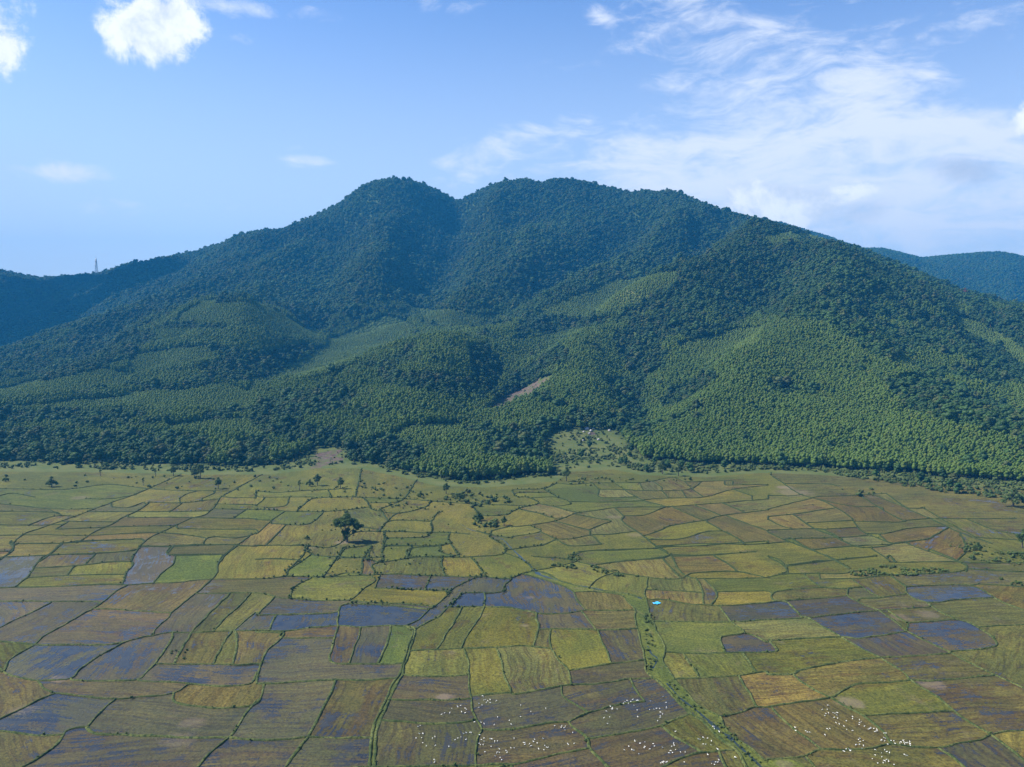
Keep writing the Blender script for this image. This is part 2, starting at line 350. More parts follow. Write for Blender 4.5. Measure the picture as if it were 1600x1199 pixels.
c = N.mix(N.m('MULTIPLY', N.mr(row2, .50, .62), .5), c, N.mix(1.0, c, (1.45, 1.38, 1.15), 'MULTIPLY'))
patchn = N.mr(N.noise(posf, .09, 5, .65, 1.0), .58, .72)
c = N.mix(N.m('MULTIPLY', patchn, N.m('SUBTRACT', .5, N.m('MULTIPLY', damp, .3))), c, (.125, .105, .065))
c = N.mix(N.mr(fine, .42, .64, 0, .78), c, N.mix(1.0, c, (.26, .28, .28), 'MULTIPLY'))
c = N.mix(N.m('MULTIPLY', N.mr(N.noise(posf, .9, 3, .7), .52, .66), .5), c, N.mix(1.0, c, (1.6, 1.55, 1.2), 'MULTIPLY'))
# puddles and standing water
pf = N.m('ADD', N.m('MULTIPLY', wet, 1.35), N.m('ADD', N.m('ADD', N.m('MULTIPLY', N.m('SUBTRACT', big, .5), 3.0), N.m('MULTIPLY', N.m('SUBTRACT', mid, .5), 2.6)), N.m('ADD', N.m('MULTIPLY', N.m('SUBTRACT', row1, .5), 2.4), N.m('MULTIPLY', N.m('SUBTRACT', fine, .5), 2.0))))
pud = N.mr(pf, .80, 1.06)
wc = N.mix(N.mr(mid, .4, .65), (.012, .014, .020), (.035, .033, .022))
c = N.mix(N.m('MULTIPLY', damp, .6), c, N.mix(1.0, c, (.62, .50, .52), 'MULTIPLY'))
bp = N.n('ShaderNodeBump', {'Height': N.m('ADD', N.m('MULTIPLY', row1, .6), fine), 'Strength': .7, 'Distance': .22}).outputs[0]
soil = N.n('ShaderNodeBsdfPrincipled', {'Base Color': c, 'Roughness': N.mr(damp, 0, 1, .92, .62), 'Specular IOR Level': N.mr(damp, 0, 1, .12, .35), 'Normal': bp}).outputs[0]
bw = N.n('ShaderNodeBump', {'Height': N.noise(pos, 2.0, 2), 'Strength': .12, 'Distance': .03}).outputs[0]
wat = N.n('ShaderNodeBsdfPrincipled', {'Base Color': wc, 'Roughness': .10, 'IOR': 1.33, 'Specular IOR Level': .75, 'Normal': bw}).outputs[0]
out(N, N.n('ShaderNodeMixShader', {0: N.m('MULTIPLY', pud, .9), 1: soil, 2: wat}).outputs[0]); M_paddy = m

m, N = mat('bund_grass')
pos = N.n('ShaderNodeNewGeometry').outputs['Position']
c = N.mix(N.mr(N.noise(pos, .12, 4, .6), .35, .65), (.046, .062, .018), (.096, .108, .034))
c = N.mix(N.mr(N.noise(pos, 1.3, 4, .7), .42, .60), c, (.022, .036, .012))
c = N.mix(N.mr(N.n('ShaderNodeSeparateXYZ', {0: pos}).outputs[1], 255, 345, 0, .8), c, (.020, .034, .012))
bp = N.n('ShaderNodeBump', {'Height': N.noise(pos, 2.2, 4, .7), 'Strength': .5, 'Distance': .12}).outputs[0]
out(N, N.n('ShaderNodeBsdfPrincipled', {'Base Color': c, 'Roughness': .9, 'Specular IOR Level': .1, 'Normal': bp}).outputs[0]); M_bund = m
m, N = mat('creek_water')
pos = N.n('ShaderNodeNewGeometry').outputs['Position']
bw = N.n('ShaderNodeBump', {'Height': N.noise(pos, 1.2, 2), 'Strength': .15, 'Distance': .05}).outputs[0]
out(N, N.n('ShaderNodeBsdfPrincipled', {'Base Color': (.022, .032, .026, 1), 'Roughness': .08, 'IOR': 1.33, 'Normal': bw}).outputs[0]); M_water = m


# ------------------------------------------------------------------ land cover (regions of the hillside)
PLANT = [(-900,1400),(-400,600),(0,602),(60,592),(110,578),(180,545),(200,525),(260,500),(310,472),(400,470),(460,500),(505,525),(520,500),(560,470),(640,480),(668,515),(700,520),(760,520),(830,497),
    (870,475),(960,445),(1055,430),(1060,440),(1000,465),(962,505),(956,540),(985,590),(1000,640),(1012,600),(1050,555),(1100,530),(1200,497),(1300,520),(1370,570),(1450,590),(1600,610),(1900,640),(2400,1400)]
BROAD = [[(-200,655),(110,648),(228,650),(232,664),(110,672),(-200,690)], [(200,604),(280,608),(350,585),(352,600),(280,616),(200,612)],
    [(255,508),(355,514),(352,522),(255,518)], [(305,580),(360,560),(420,552),(470,540),(500,545),(430,585),(380,605),(340,600)], [(150,545),(210,520),(250,525),(200,570),(120,590),(60,600)],
    [(-200,672),(90,682),(150,690),(240,684),(330,690),(330,728),(150,732),(-200,735)], [(400,640),(470,620),(520,600),(560,625),(540,650),(470,655),(480,672),(550,680),(545,700),(480,698),(420,690),(395,665)],
    [(368,700),(420,690),(425,735),(380,738)], [(585,580),(680,590),(750,602),(738,628),(660,622),(600,612)], [(530,705),(640,690),(660,735),(600,738),(550,725)],
    [(735,540),(765,548),(790,590),(750,640),(735,600)], [(760,640),(800,600),(850,560),(880,545),(900,570),(860,590),(800,625),(780,650)], [(760,690),(860,670),(880,655),(965,655),(975,672),(900,670),(860,700),(960,700),(955,728),(890,730),(760,730)],
    [(950,600),(990,600),(1010,650),(1020,700),(980,690),(970,660)], [(1050,610),(1110,590),(1130,600),(1060,640),(1030,650)], [(1370,600),(1460,590),(1560,640),(1600,650),(1700,640),(1700,700),(1600,690),(1500,680),(1420,650)],
    [(820,495),(960,500),(940,515),(860,530),(800,540)]]
YOUNG = [[(520,530),(600,494),(662,515),(600,545),(545,575),(490,592),(380,620),(400,590),(470,565)], [(820,507),(870,476),(960,441),(1058,426),(1062,444),(1010,470),(960,490),(900,502),(850,512)], [(-200,585),(0,612),(90,588),(150,572),(215,590),(190,610),(60,628),(-200,635)], [(200,560),(330,540),(330,560),(270,585),(200,585)], [(1060,540),(1140,520),(1200,512),(1180,545),(1090,575)],
    [(-200,640),(0,640),(140,628),(220,618),(210,646),(110,646),(-200,652)], [(200,616),(350,602),(400,615),(390,645),(240,650),(215,640)], [(260,668),(400,655),(420,690),(330,688),(260,682)],
    [(560,712),(590,690),(640,668),(740,665),(700,690),(640,705),(600,725)], [(312,474),(400,472),(458,503),(500,520),(500,533),(440,530),(380,512),(270,507)], [(640,482),(670,512),(760,518),(800,500),(740,490)],
    [(1190,376),(1225,364),(1290,372),(1335,388),(1260,378),(1205,384)], [(1490,495),(1540,510),(1620,560),(1620,580),(1560,548),(1500,515)], [(1400,545),(1450,585),(1560,640),(1480,615),(1400,575)]]
SCRUB = [[(-300,718),(150,724),(300,726),(430,728),(470,712),(490,698),(540,698),(548,722),(600,738),(640,750),(560,750),(300,748),(-300,745)],
    [(868,760),(850,692),(866,674),(960,669),(975,690),(1000,716),(1100,728),(1250,730),(1420,740),(1500,748),(1620,755),(1900,760),(1900,815),(1600,800),(1400,778),(1190,748),(1000,755)]]
BARE = [[(488,706),(536,702),(532,722),(494,732)], [(753,647),(785,622),(845,594),(866,588),(862,598),(830,622),(776,650)], [(914,671),(932,673),(926,683),(911,682)], [(1500,452),(1545,458),(1540,464),(1500,461)]]
def in_any(px, py, polys):
    r = np.zeros(np.shape(px), bool)
    for p in polys: r |= inpoly(px, py, p)
    return r
def landcover(x, y, z):
    px, py = proj(x, y, z)
    qx = px+9*fbm(x/40, y/40, 3); qy = py+5*fbm(x/40+31, y/40, 3)
    c = np.zeros(np.shape(x), int)                                   # 0 natural broadleaf wood
    c[inpoly(qx, qy, PLANT)] = 1                                     # 1 plantation
    c[(c == 1) & (fbm(x/70, y/70, 3) > .33)] = 0
    c[(c == 0) & (py > 480) & (fbm(x/50+80, y/50, 3) > .36)] = 1
    c[in_any(qx, qy, YOUNG)] = 2                                     # 2 young plantation
    c[in_any(qx, qy, BROAD)] = 0
    c[in_any(qx, qy, SCRUB)] = 3                                     # 3 grass and bushes
    c[in_any(px+.3*(qx-px), py+.3*(qy-py), BARE)] = 4                                      # 4 bare earth
    de = y-np.interp(x, EP[:, 0], EP[:, 1]); c[(de < 9+26*np.clip(fbm(x/28, y/28, 3)+.15, 0, 1)) & (c != 4)] = 3
    c[(y > 2450)] = 0
    return c, px, py

# ------------------------------------------------------------------ ground and mountain (one sheet to the horizon)
ny, nx = HZ.shape
V = np.stack([XX, YY, HZ], -1).reshape(-1, 3)
idx = np.arange(ny*nx).reshape(ny, nx)
FQ = np.stack([idx[:-1, :-1], idx[:-1, 1:], idx[1:, 1:], idx[1:, :-1]], -1).reshape(-1, 4)
me = np_mesh('terrain', V, FQ, [M_hill], smooth=True)
lc, _px, _py = landcover(V[:, 0], V[:, 1], V[:, 2])
ybv = np.interp(V[:, 0], EP[:, 0], EP[:, 1])
a = me.attributes.new('bare', 'FLOAT', 'POINT'); a.data.foreach_set('value', (lc == 4).astype(np.float32))
a = me.attributes.new('grass', 'FLOAT', 'POINT'); a.data.foreach_set('value', (((lc == 3) | (V[:, 1] < ybv+8) | (lc == 2))).astype(np.float32))
terrain = link(bpy.data.objects.new('terrain', me)); tag(terrain, kind='structure')
S = 4300
me = np_mesh('ground', [(-S,-S,-1.2),(S,-S,-1.2),(S,S,-1.2),(-S,S,-1.2)], [(0,1,2,3)], [M_hill])
tag(link(bpy.data.objects.new('ground', me)), kind='structure')

# ------------------------------------------------------------------ tree and bush shapes
def ico(sub):
    bm = bmesh.new(); bmesh.ops.create_icosphere(bm, subdivisions=sub, radius=1)
    v = np.array([q.co[:] for q in bm.verts]); f = np.array([[w.index for w in q.verts] for q in bm.faces]); bm.free(); return v, f
ICO1, ICO2 = ico(1), ico(2)
class Geo:
    def __init__(s): s.v = []; s.f = []; s.m = []; s.n = 0
    def add(s, v, f, mi=0):
        v = np.asarray(v, float); f = np.asarray(f, int)
        s.v.append(v); s.f.append(f+s.n); s.m.append(np.full(len(f), mi)); s.n += len(v)
    def lump(s, c, r, rg, mi=0, src=None, jag=.28):
        v, f = src or ICO1
        k = 1+jag*(rg.random(len(v))-.5)*2
        s.add(v*k[:, None]*np.asarray(r)+np.asarray(c), f, mi)
    def leaves(s, pts, size, rg, mi=0):
        n = len(pts)
        a = rg.normal(size=(n, 3)); a /= np.linalg.norm(a, axis=1)[:, None]
        b = np.cross(a, rg.normal(size=(n, 3))); b /= np.linalg.norm(b, axis=1)[:, None]
        sz = size*(.6+.8*rg.random((n, 1)))
        p0 = pts+a*sz; p1 = pts+b*sz*.7; p2 = pts-a*sz; 
        v = np.stack([p0, p1, p2], 1).reshape(-1, 3)
        s.add(v, np.arange(n*3).reshape(n, 3), mi)
    def tube(s, pts, rad, mi=0, k=7):
        pts = [Vector(p) for p in pts]; vs = []; fs = []
        for i, p in enumerate(pts):
            d = (pts[min(i+1, len(pts)-1)]-pts[max(i-1, 0)]).normalized()
            u = d.cross(Vector((0.31, 0.95, 0.1))).normalized(); w = d.cross(u)
            for j in range(k):
                t = 2*math.pi*j/k; vs.append(p+(u*math.cos(t)+w*math.sin(t))*rad[i])
        for i in range(len(pts)-1):
            for j in range(k):
                a, b, c, d = i*k+j, i*k+(j+1) % k, (i+1)*k+(j+1) % k, (i+1)*k+j
                fs += [(a, b, c), (a, c, d)]
        for j in range(1, k-1): fs += [(0, j+1, j), ((len(pts)-1)*k, (len(pts)-1)*k+j, (len(pts)-1)*k+j+1)]
        s.add([tuple(q) for q in vs], fs, mi)
    def mesh(s, name, mats, smooth=False):
        return np_mesh(name, np.concatenate(s.v), np.concatenate(s.f), mats, np.concatenate(s.m), smooth)
def shell(rg, n, c, r):
    d = rg.normal(size=(n, 3)); d /= np.linalg.norm(d, axis=1)[:, None]
    return np.asarray(c)+d*np.asarray(r)*(.8+.35*rg.random((n, 1)))
def broad_mesh(seed, fol):           # about 9 m tall, wide uneven crown
    rg = np.random.default_rng(seed); g = Geo(); n = 13
    g.tube([(0,0,-1.5),(.1,0,1.5),(rg.normal()*.3,rg.normal()*.3,4.5)], [.30,.24,.16], 1)
    for i in range(n):
        t = i/n; a = 2.4*i+rg.random(); rr = 2.5*math.sqrt(rg.random())*(1-.45*t)
        z = 3.2+4.6*t+rg.normal()*.4; s = (1.25+.75*rg.random())*(1-.25*t)
        c = (rr*math.cos(a), rr*math.sin(a), z); r = (s, s, s*.78)
        g.lump(c, r, rg, 0, ICO1, .34); g.leaves(shell(rg, 34, c, r), .34, rg)
    return g.mesh('broadleaf_tree', [fol, M_bark])
def slim_mesh(seed, fol):            # plantation tree: slender, 9 m tall, narrow crown
    rg = np.random.default_rng(seed); g = Geo()
    g.tube([(0,0,-1.5),(0,0,3.5),(0,0,8)], [.13,.10,.05], 1, 5)
    for i in range(7):
        z = 3.6+i*.62; s = (1.55-.11*i)*(.85+.3*rg.random()); c = (rg.normal()*.55, rg.normal()*.55, z); r = (s, s, s*.8)
        g.lump(c, r, rg, 0, ICO1, .30); g.leaves(shell(rg, 18, c, r), .26, rg)
    return g.mesh('plantation_tree', [fol, M_bark])
def young_mesh(seed, fol):           # 3.5 m tall, feathery and rounded, almost to the ground
    rg = np.random.default_rng(seed); g = Geo()
    g.tube([(0,0,-1),(0,0,2.6)], [.07,.03], 1, 5)
    for i in range(5):
        z = .9+i*.52; s = (1.30-.13*i)*(.85+.3*rg.random()); c = (rg.normal()*.35, rg.normal()*.35, z); r = (s, s, s*.7)
        g.lump(c, r, rg, 0, ICO1, .25); g.leaves(shell(rg, 16, c, r), .22, rg)
    return g.mesh('young_plantation_tree', [fol, M_bark])
def bush_mesh(seed, fol):            # about 3 m wide, 2.3 m tall
    rg = np.random.default_rng(seed); g = Geo()
    for i in range(8):
        a = rg.random()*6.28; rr = rg.random()*1.15; s = .55+.4*rg.random(); c = (rr*math.cos(a), rr*math.sin(a), .5+rg.random()*1.0); r = (s, s, s*.85)
        g.lump(c, r, rg, 0, ICO1, .38); g.leaves(shell(rg, 26, c, r), .20, rg)
    return g.mesh('bush', [fol])
NVAR = 4
BROADM = [broad_mesh(100+i, M_broad) for i in range(NVAR)]
SLIMM = [slim_mesh(200+i, M_plant) for i in range(NVAR)]
YOUNGM = [young_mesh(400+i, M_young) for i in range(NVAR)]
BUSHM = [bush_mesh(300+i, M_shrub) for i in range(NVAR)]

# ------------------------------------------------------------------ scattering
def jitter_grid(sp, y0, y1, xr=.80):
    xs = np.arange(-xr*y1, xr*y1, sp); ys = np.arange(y0, y1, sp)
    X, Y = np.meshgrid(xs, ys); X = X+rng.uniform(-.42, .42, X.shape)*sp; Y = Y+rng.uniform(-.42, .42, Y.shape)*sp
    X = X.ravel(); Y = Y.ravel(); k = np.abs(X) < (.66*Y+60); X = X[k]; Y = Y[k]
    k = Y > np.interp(X, EP[:, 0], EP[:, 1])+1; return X[k], Y[k]
def facing(x, y, z):
    e = 6.0; nx_ = -(H(x+e, y)-H(x-e, y))/(2*e); ny_ = -(H(x, y+e)-H(x, y-e))/(2*e)
    l = np.sqrt(nx_**2+ny_**2+1); dx, dy, dz = -x, -y, CAMZ-z; d = np.sqrt(dx*dx+dy*dy+dz*dz)
    return (nx_*dx+ny_*dy+dz)/(l*d)
trees = {'b': [], 'p': [], 's': [], 'y': []}    # columns: x y z scale_xy scale_z
def take(kind, x, y, z, sxy, sz): trees[kind].append(np.stack([x, y, z, sxy, sz], 1))
x, y = jitter_grid(2.35, 380, 1500); z = H(x, y); c, px, py = landcover(x, y, z); f = facing(x, y, z) > -.06
k = (c == 1) & f & (rng.random(len(x)) < .008); n = k.sum(); s = rng.uniform(.7, 1.25, n); take('b', x[k], y[k], z[k]-.5, s, s*1.1)
k = (c == 1) & f; hn = np.clip(1+.45*fbm(x/60, y/60, 2), .7, 1.4)
n = k.sum(); take('p', x[k], y[k], z[k], rng.uniform(.62, .98, n)*np.sqrt(hn[k]), rng.uniform(.72, 1.12, n)*hn[k])
k = (c == 2) & f; n = k.sum(); take('y', x[k], y[k], z[k], rng.uniform(.68, 1.0, n), rng.uniform(.6, 1.0, n))
k = (c == 3) & f & (rng.random(len(x)) < np.clip(.42+.35*np.clip((px-1050)/150, 0, 1)+.9*fbm(x/25, y/25, 3), .08, .97)*.62); n = k.sum(); take('s', x[k], y[k], z[k]-.1, rng.uniform(.35, 1.15, n), rng.uniform(.4, 1.2, n))
k = (c == 4) & f & (rng.random(len(x)) < .05); n = k.sum(); take('s', x[k], y[k], z[k]-.1, rng.uniform(.2, .7, n), rng.uniform(.2, .6, n))
k = (c == 0) & f & (y < 1000) & (rng.random(len(x)) < .18); n = k.sum(); take('s', x[k], y[k], z[k], rng.uniform(.8, 1.5, n), rng.uniform(.7, 1.5, n))
x, y = jitter_grid(4.4, 400, 1300); z = H(x, y); c, px, py = landcover(x, y, z); f = facing(x, y, z) > -.06
k = (c == 0) & f; n = k.sum(); s = rng.uniform(.48, .98, n)*np.where(rng.random(n) < .14, rng.uniform(1.2, 1.7, n), 1); take('b', x[k], y[k], z[k]-.5, s*rng.uniform(.9, 1.2, n), s*rng.uniform(.8, 1.15, n))
k = (c == 3) & f & (rng.random(len(x)) < .035); n = k.sum(); s = rng.uniform(.45, .85, n); take('b', x[k], y[k], z[k]-.3, s, s)
x, y = jitter_grid(6.3, 1300, 2450); z = H(x, y); c, px, py = landcover(x, y, z); f = facing(x, y, z) > -.10
k = (c != 2) & f; n = k.sum(); s = rng.uniform(.7, 1.25, n)*np.where(rng.random(n) < .14, rng.uniform(1.25, 1.6, n), 1); take('b', x[k], y[k], z[k]-.8, s*rng.uniform(1., 1.3, n), s*rng.uniform(.8, 1.1, n))
k = (c == 2) & f; n = k.sum(); take('y', x[k], y[k], z[k]-.5, rng.uniform(2., 2.7, n), rng.uniform(1.0, 1.4, n))
x, y = jitter_grid(9.5, 2450, 3350); z = H(x, y); f = facing(x, y, z) > -.10; k = f & ((x > 700) & (x > .28*y)); n = k.sum()
s = rng.uniform(1.1, 1.6, n); take('b', x[k], y[k], z[k]-1, s*1.15, s*.95)
trees = {k: np.concatenate(v) for k, v in trees.items()}

# the nearest of each kind become individuals; the rest is one wood of each kind
ZONES = [(-999, 60, 'at the far left border of the wood edge'), (60, 130, 'behind the low spreading tree of the left meadow'), (130, 240, 'behind the thin saplings of the left meadow'), (240, 330, 'directly behind the pair of round trees'),
         (330, 420, 'between the round pair and the bare brown patch'), (420, 485, 'just left of the bare brown patch'), (485, 560, 'around the bare brown patch at the wood edge'), (560, 640, 'right of the bare brown patch'),
         (640, 700, 'at the left end of the central wood front'), (700, 790, 'in the middle of the central wood front'), (790, 880, 'at the right end of the central wood front'), (880, 945, 'on the left side of the rocky clearing'),
         (945, 1010, 'on the right side of the rocky clearing'), (1010, 1100, 'behind the two fringe trees right of the clearing'), (1100, 1200, 'above the tan fields right of centre'), (1200, 1290, 'above the pale glinting corner of the fields'),
         (1290, 1420, 'above the brown fields on the right'), (1420, 1540, 'left of the huge dark spreading tree'), (1540, 2600, 'around the huge dark spreading tree')]
def zone(px):
    for a, b, t in ZONES:
        if a <= px < b: return t
INFO = {'b': ('broadleaf_tree', 'tree', 'dark broadleaf tree', BROADM, 'broadleaf trees'),
        'p': ('plantation_tree', 'tree', 'slender green plantation tree', SLIMM, 'plantation trees'),
        'y': ('young_tree', 'tree', 'pale green young tree', YOUNGM, 'young plantation trees'),
        's': ('bush', 'bush', 'yellow green bush', BUSHM, 'bushes')}
def thing(kind, v, x, y, z, sxy, sz, label, group=None):
    nm, cat, _, meshes, _ = INFO[kind]
    o = bpy.data.objects.new(nm, meshes[v]); link(o); o.location = (x, y, z); o.scale = (sxy, sxy, sz); o.rotation_euler = (0, 0, random.uniform(0, 6.28))
    return tag(o, label, cat, group)
first = {}
def occl_free(T):
    px, py = proj(T[:, 0], T[:, 1], T[:, 2]); return (px > 2) & (px < 1598)
NIND = {'b': 260, 'p': 240, 's': 210, 'y': 60}
for kind in 'bpsy':
    T = trees[kind]; px, py = proj(T[:, 0], T[:, 1], T[:, 2])
    dist = np.hypot(T[:, 0], T[:, 1])+np.where((px > 2) & (px < 1598), 0, 1e5)
    yb_ = np.interp(T[:, 0], EP[:, 0], EP[:, 1])
    score = (T[:, 4] if kind != 's' else T[:, 3])/dist*1000-np.maximum(T[:, 1]-yb_-12, 0)*.006
    score[dist > 9e4] = -1e9
    order = np.argsort(-score); pick = order[:NIND[kind]]; rest = order[NIND[kind]:]
    nm, cat, desc, meshes, grp = INFO[kind]
    for i, q in enumerate(pick):
        zt = zone(px[q]); sz = 'tall' if T[q, 4] > np.quantile(T[pick, 4], .67) else ('small' if T[q, 4] < np.quantile(T[pick, 4], .33) else 'middling'); o = thing(kind, i % NVAR, *T[q], f'{sz} {desc} {zt}', f'{grp} {zt}')
        first.setdefault(kind, {}).setdefault(i % NVAR, o)
    trees[kind] = T[rest]

def scatter(name, T, templates, label, cat, stuffseed=1):
    """one object: a cloud of points, each carrying a copy of one of the template trees"""
    rg = np.random.default_rng(stuffseed); n = len(T)
    me = bpy.data.meshes.new(name); me.vertices.add(n); me.vertices.foreach_set('co', T[:, :3].astype(np.float32).ravel())
    a = me.attributes.new('scl', 'FLOAT_VECTOR', 'POINT'); a.data.foreach_set('vector', np.stack([T[:, 3], T[:, 3], T[:, 4]], 1).astype(np.float32).ravel())
    a = me.attributes.new('rot', 'FLOAT_VECTOR', 'POINT'); a.data.foreach_set('vector', np.stack([rg.normal(0, .05, n), rg.normal(0, .05, n), rg.uniform(0, 6.28, n)], 1).astype(np.float32).ravel())
    a = me.attributes.new('var', 'INT', 'POINT'); a.data.foreach_set('value', rg.integers(0, len(templates), n).astype(np.int32))
    o = link(bpy.data.objects.new(name, me))
    ng = bpy.data.node_groups.new(name+'_nodes', 'GeometryNodeTree')
    ng.interface.new_socket('Geometry', in_out='INPUT', socket_type='NodeSocketGeometry'); ng.interface.new_socket('Geometry', in_out='OUTPUT', socket_type='NodeSocketGeometry')
    gi = ng.nodes.new('NodeGroupInput'); go = ng.nodes.new('NodeGroupOutput'); jn = ng.nodes.new('GeometryNodeJoinGeometry')
    def attr(nm, t):
        q = ng.nodes.new('GeometryNodeInputNamedAttribute'); q.data_type = t; q.inputs['Name'].default_value = nm; return q.outputs[0]
    sc, ro, va = attr('scl', 'FLOAT_VECTOR'), attr('rot', 'FLOAT_VECTOR'), attr('var', 'INT')
    for i, t in enumerate(templates):
        cmpn = ng.nodes.new('FunctionNodeCompare'); cmpn.data_type = 'INT'; cmpn.operation = 'EQUAL'
        ng.links.new(va, cmpn.inputs[2]); cmpn.inputs[3].default_value = i
        oi = ng.nodes.new('GeometryNodeObjectInfo'); oi.inputs['Object'].default_value = t; oi.inputs['As Instance'].default_value = True; oi.transform_space = 'ORIGINAL'
        ip = ng.nodes.new('GeometryNodeInstanceOnPoints')
        ng.links.new(gi.outputs[0], ip.inputs['Points']); ng.links.new(cmpn.outputs[0], ip.inputs['Selection']); ng.links.new(oi.outputs['Geometry'], ip.inputs['Instance'])
        ng.links.new(ro, ip.inputs['Rotation']); ng.links.new(sc, ip.inputs['Scale']); ng.links.new(ip.outputs[0], jn.inputs[0])
    ng.links.new(jn.outputs[0], go.inputs[0])
    md = o.modifiers.new('scatter', 'NODES'); md.node_group = ng
    return tag(o, label, cat, kind='stuff')
print('trees', {k: len(v) for k, v in trees.items()})
scatter('broadleaf_forest', trees['b'], [first['b'][i] for i in range(NVAR)], 'dense dark green broadleaf forest covering the upper mountain slopes and gullies', 'forest', 1)
scatter('tree_plantation', trees['p'], [first['p'][i] for i in range(NVAR)], 'light green even plantation of slender trees on the lower slopes', 'plantation', 2)
scatter('young_plantation', trees['y'], [first['y'][i] for i in range(NVAR)], 'patches of smooth pale green young plantation on the hillside', 'plantation', 4)
scatter('scrub', trees['s'], [first['s'][i] for i in range(NVAR)], 'low yellow green scrub between the forest edge and the paddies', 'scrub', 3)
#FIELDS_MARK
# ------------------------------------------------------------------ paddies: bund lines (surveyed per sheet: origin x, origin y, scale)
L = []
def sheet(x0, y0, s, lines):
    for ln in lines.strip().split('\n'):
        v = [float(q) for q in ln.replace(',', ' ').split()]
        L.append([(x0+v[i]/s, y0+v[i+1]/s) for i in range(0, len(v), 2)])
sheet(0, 840, 3.34, """
0,1010 130,1028 240,1035 330,1030
120,1199 200,1150 290,1090 330,1030 345,1010 400,992 455,990
455,990 470,1010 520,1028 640,1032 900,1042 1050,1048 1200,1048 1336,1056
1030,1199 1100,1120 1190,1050 1240,990 1290,910 1336,850
455,990 500,940 560,880 605,845
310,815 420,830 600,845 720,835 840,825 930,805 970,775 1000,762
0,950 120,890 210,845 285,815 310,815
200,750 235,790 285,815
20,705 80,730 180,745 260,745 370,735 420,690 510,625 600,575 650,548 720,528 800,515
370,742 450,750 600,750 720,742 770,700 815,660
720,748 850,755 960,760 1000,765
815,660 960,664 1110,662 1250,668 1336,660
1000,765 1080,772 1180,778 1290,770 1330,735 1340,700
910,812 905,850 950,875 1080,890 1180,890 1310,880 1336,860
0,700 20,700 50,640 110,600 170,565 240,510 340,455 430,400 490,372 560,320 610,280 670,250
0,545 90,550 180,560 280,562 400,562 560,560 640,548
800,515 880,497 1000,497 1120,492 1220,488 1336,488
490,372 600,376 700,382 820,392 895,395
895,395 870,430 810,480 800,515
895,395 950,350 1020,295 1090,235 1130,185 1150,110 1220,50
0,470 80,430 150,400 210,370 270,340
0,333 110,333 240,336 340,335 515,335
1020,295 1150,292 1250,290 1336,290
670,250 800,240 930,235 1090,220 1336,218
80,262 250,258 400,252 560,245 670,250
0,265 80,262
80,262 90,250 150,200 180,150 210,110 260,85 320,30
640,235 660,190 690,140 690,110 720,60 740,40
350,200 380,160 400,148
180,160 300,155 440,145 560,130 690,128
130,212 350,200 500,195 660,195
250,88 450,90 500,85 640,75 730,60
440,145 500,85
740,45 900,50 1060,42 1200,40 1336,48
890,50 875,90 1000,95 1180,88
800,237 850,180 900,145 920,95
80,35 170,32 310,30 410,20 560,15 700,12
0,75 60,70 75,40 60,20
0,110 40,90 75,65
1000,497 1070,420 1140,350 1200,290
1110,492 1200,400 1270,340 1310,290
1220,488 1270,440 1336,390
1000,497 950,580 910,662
1210,490 1170,540 1140,600 1110,662
815,660 850,600 890,540 905,497
1225,488 1235,560 1215,668
""")
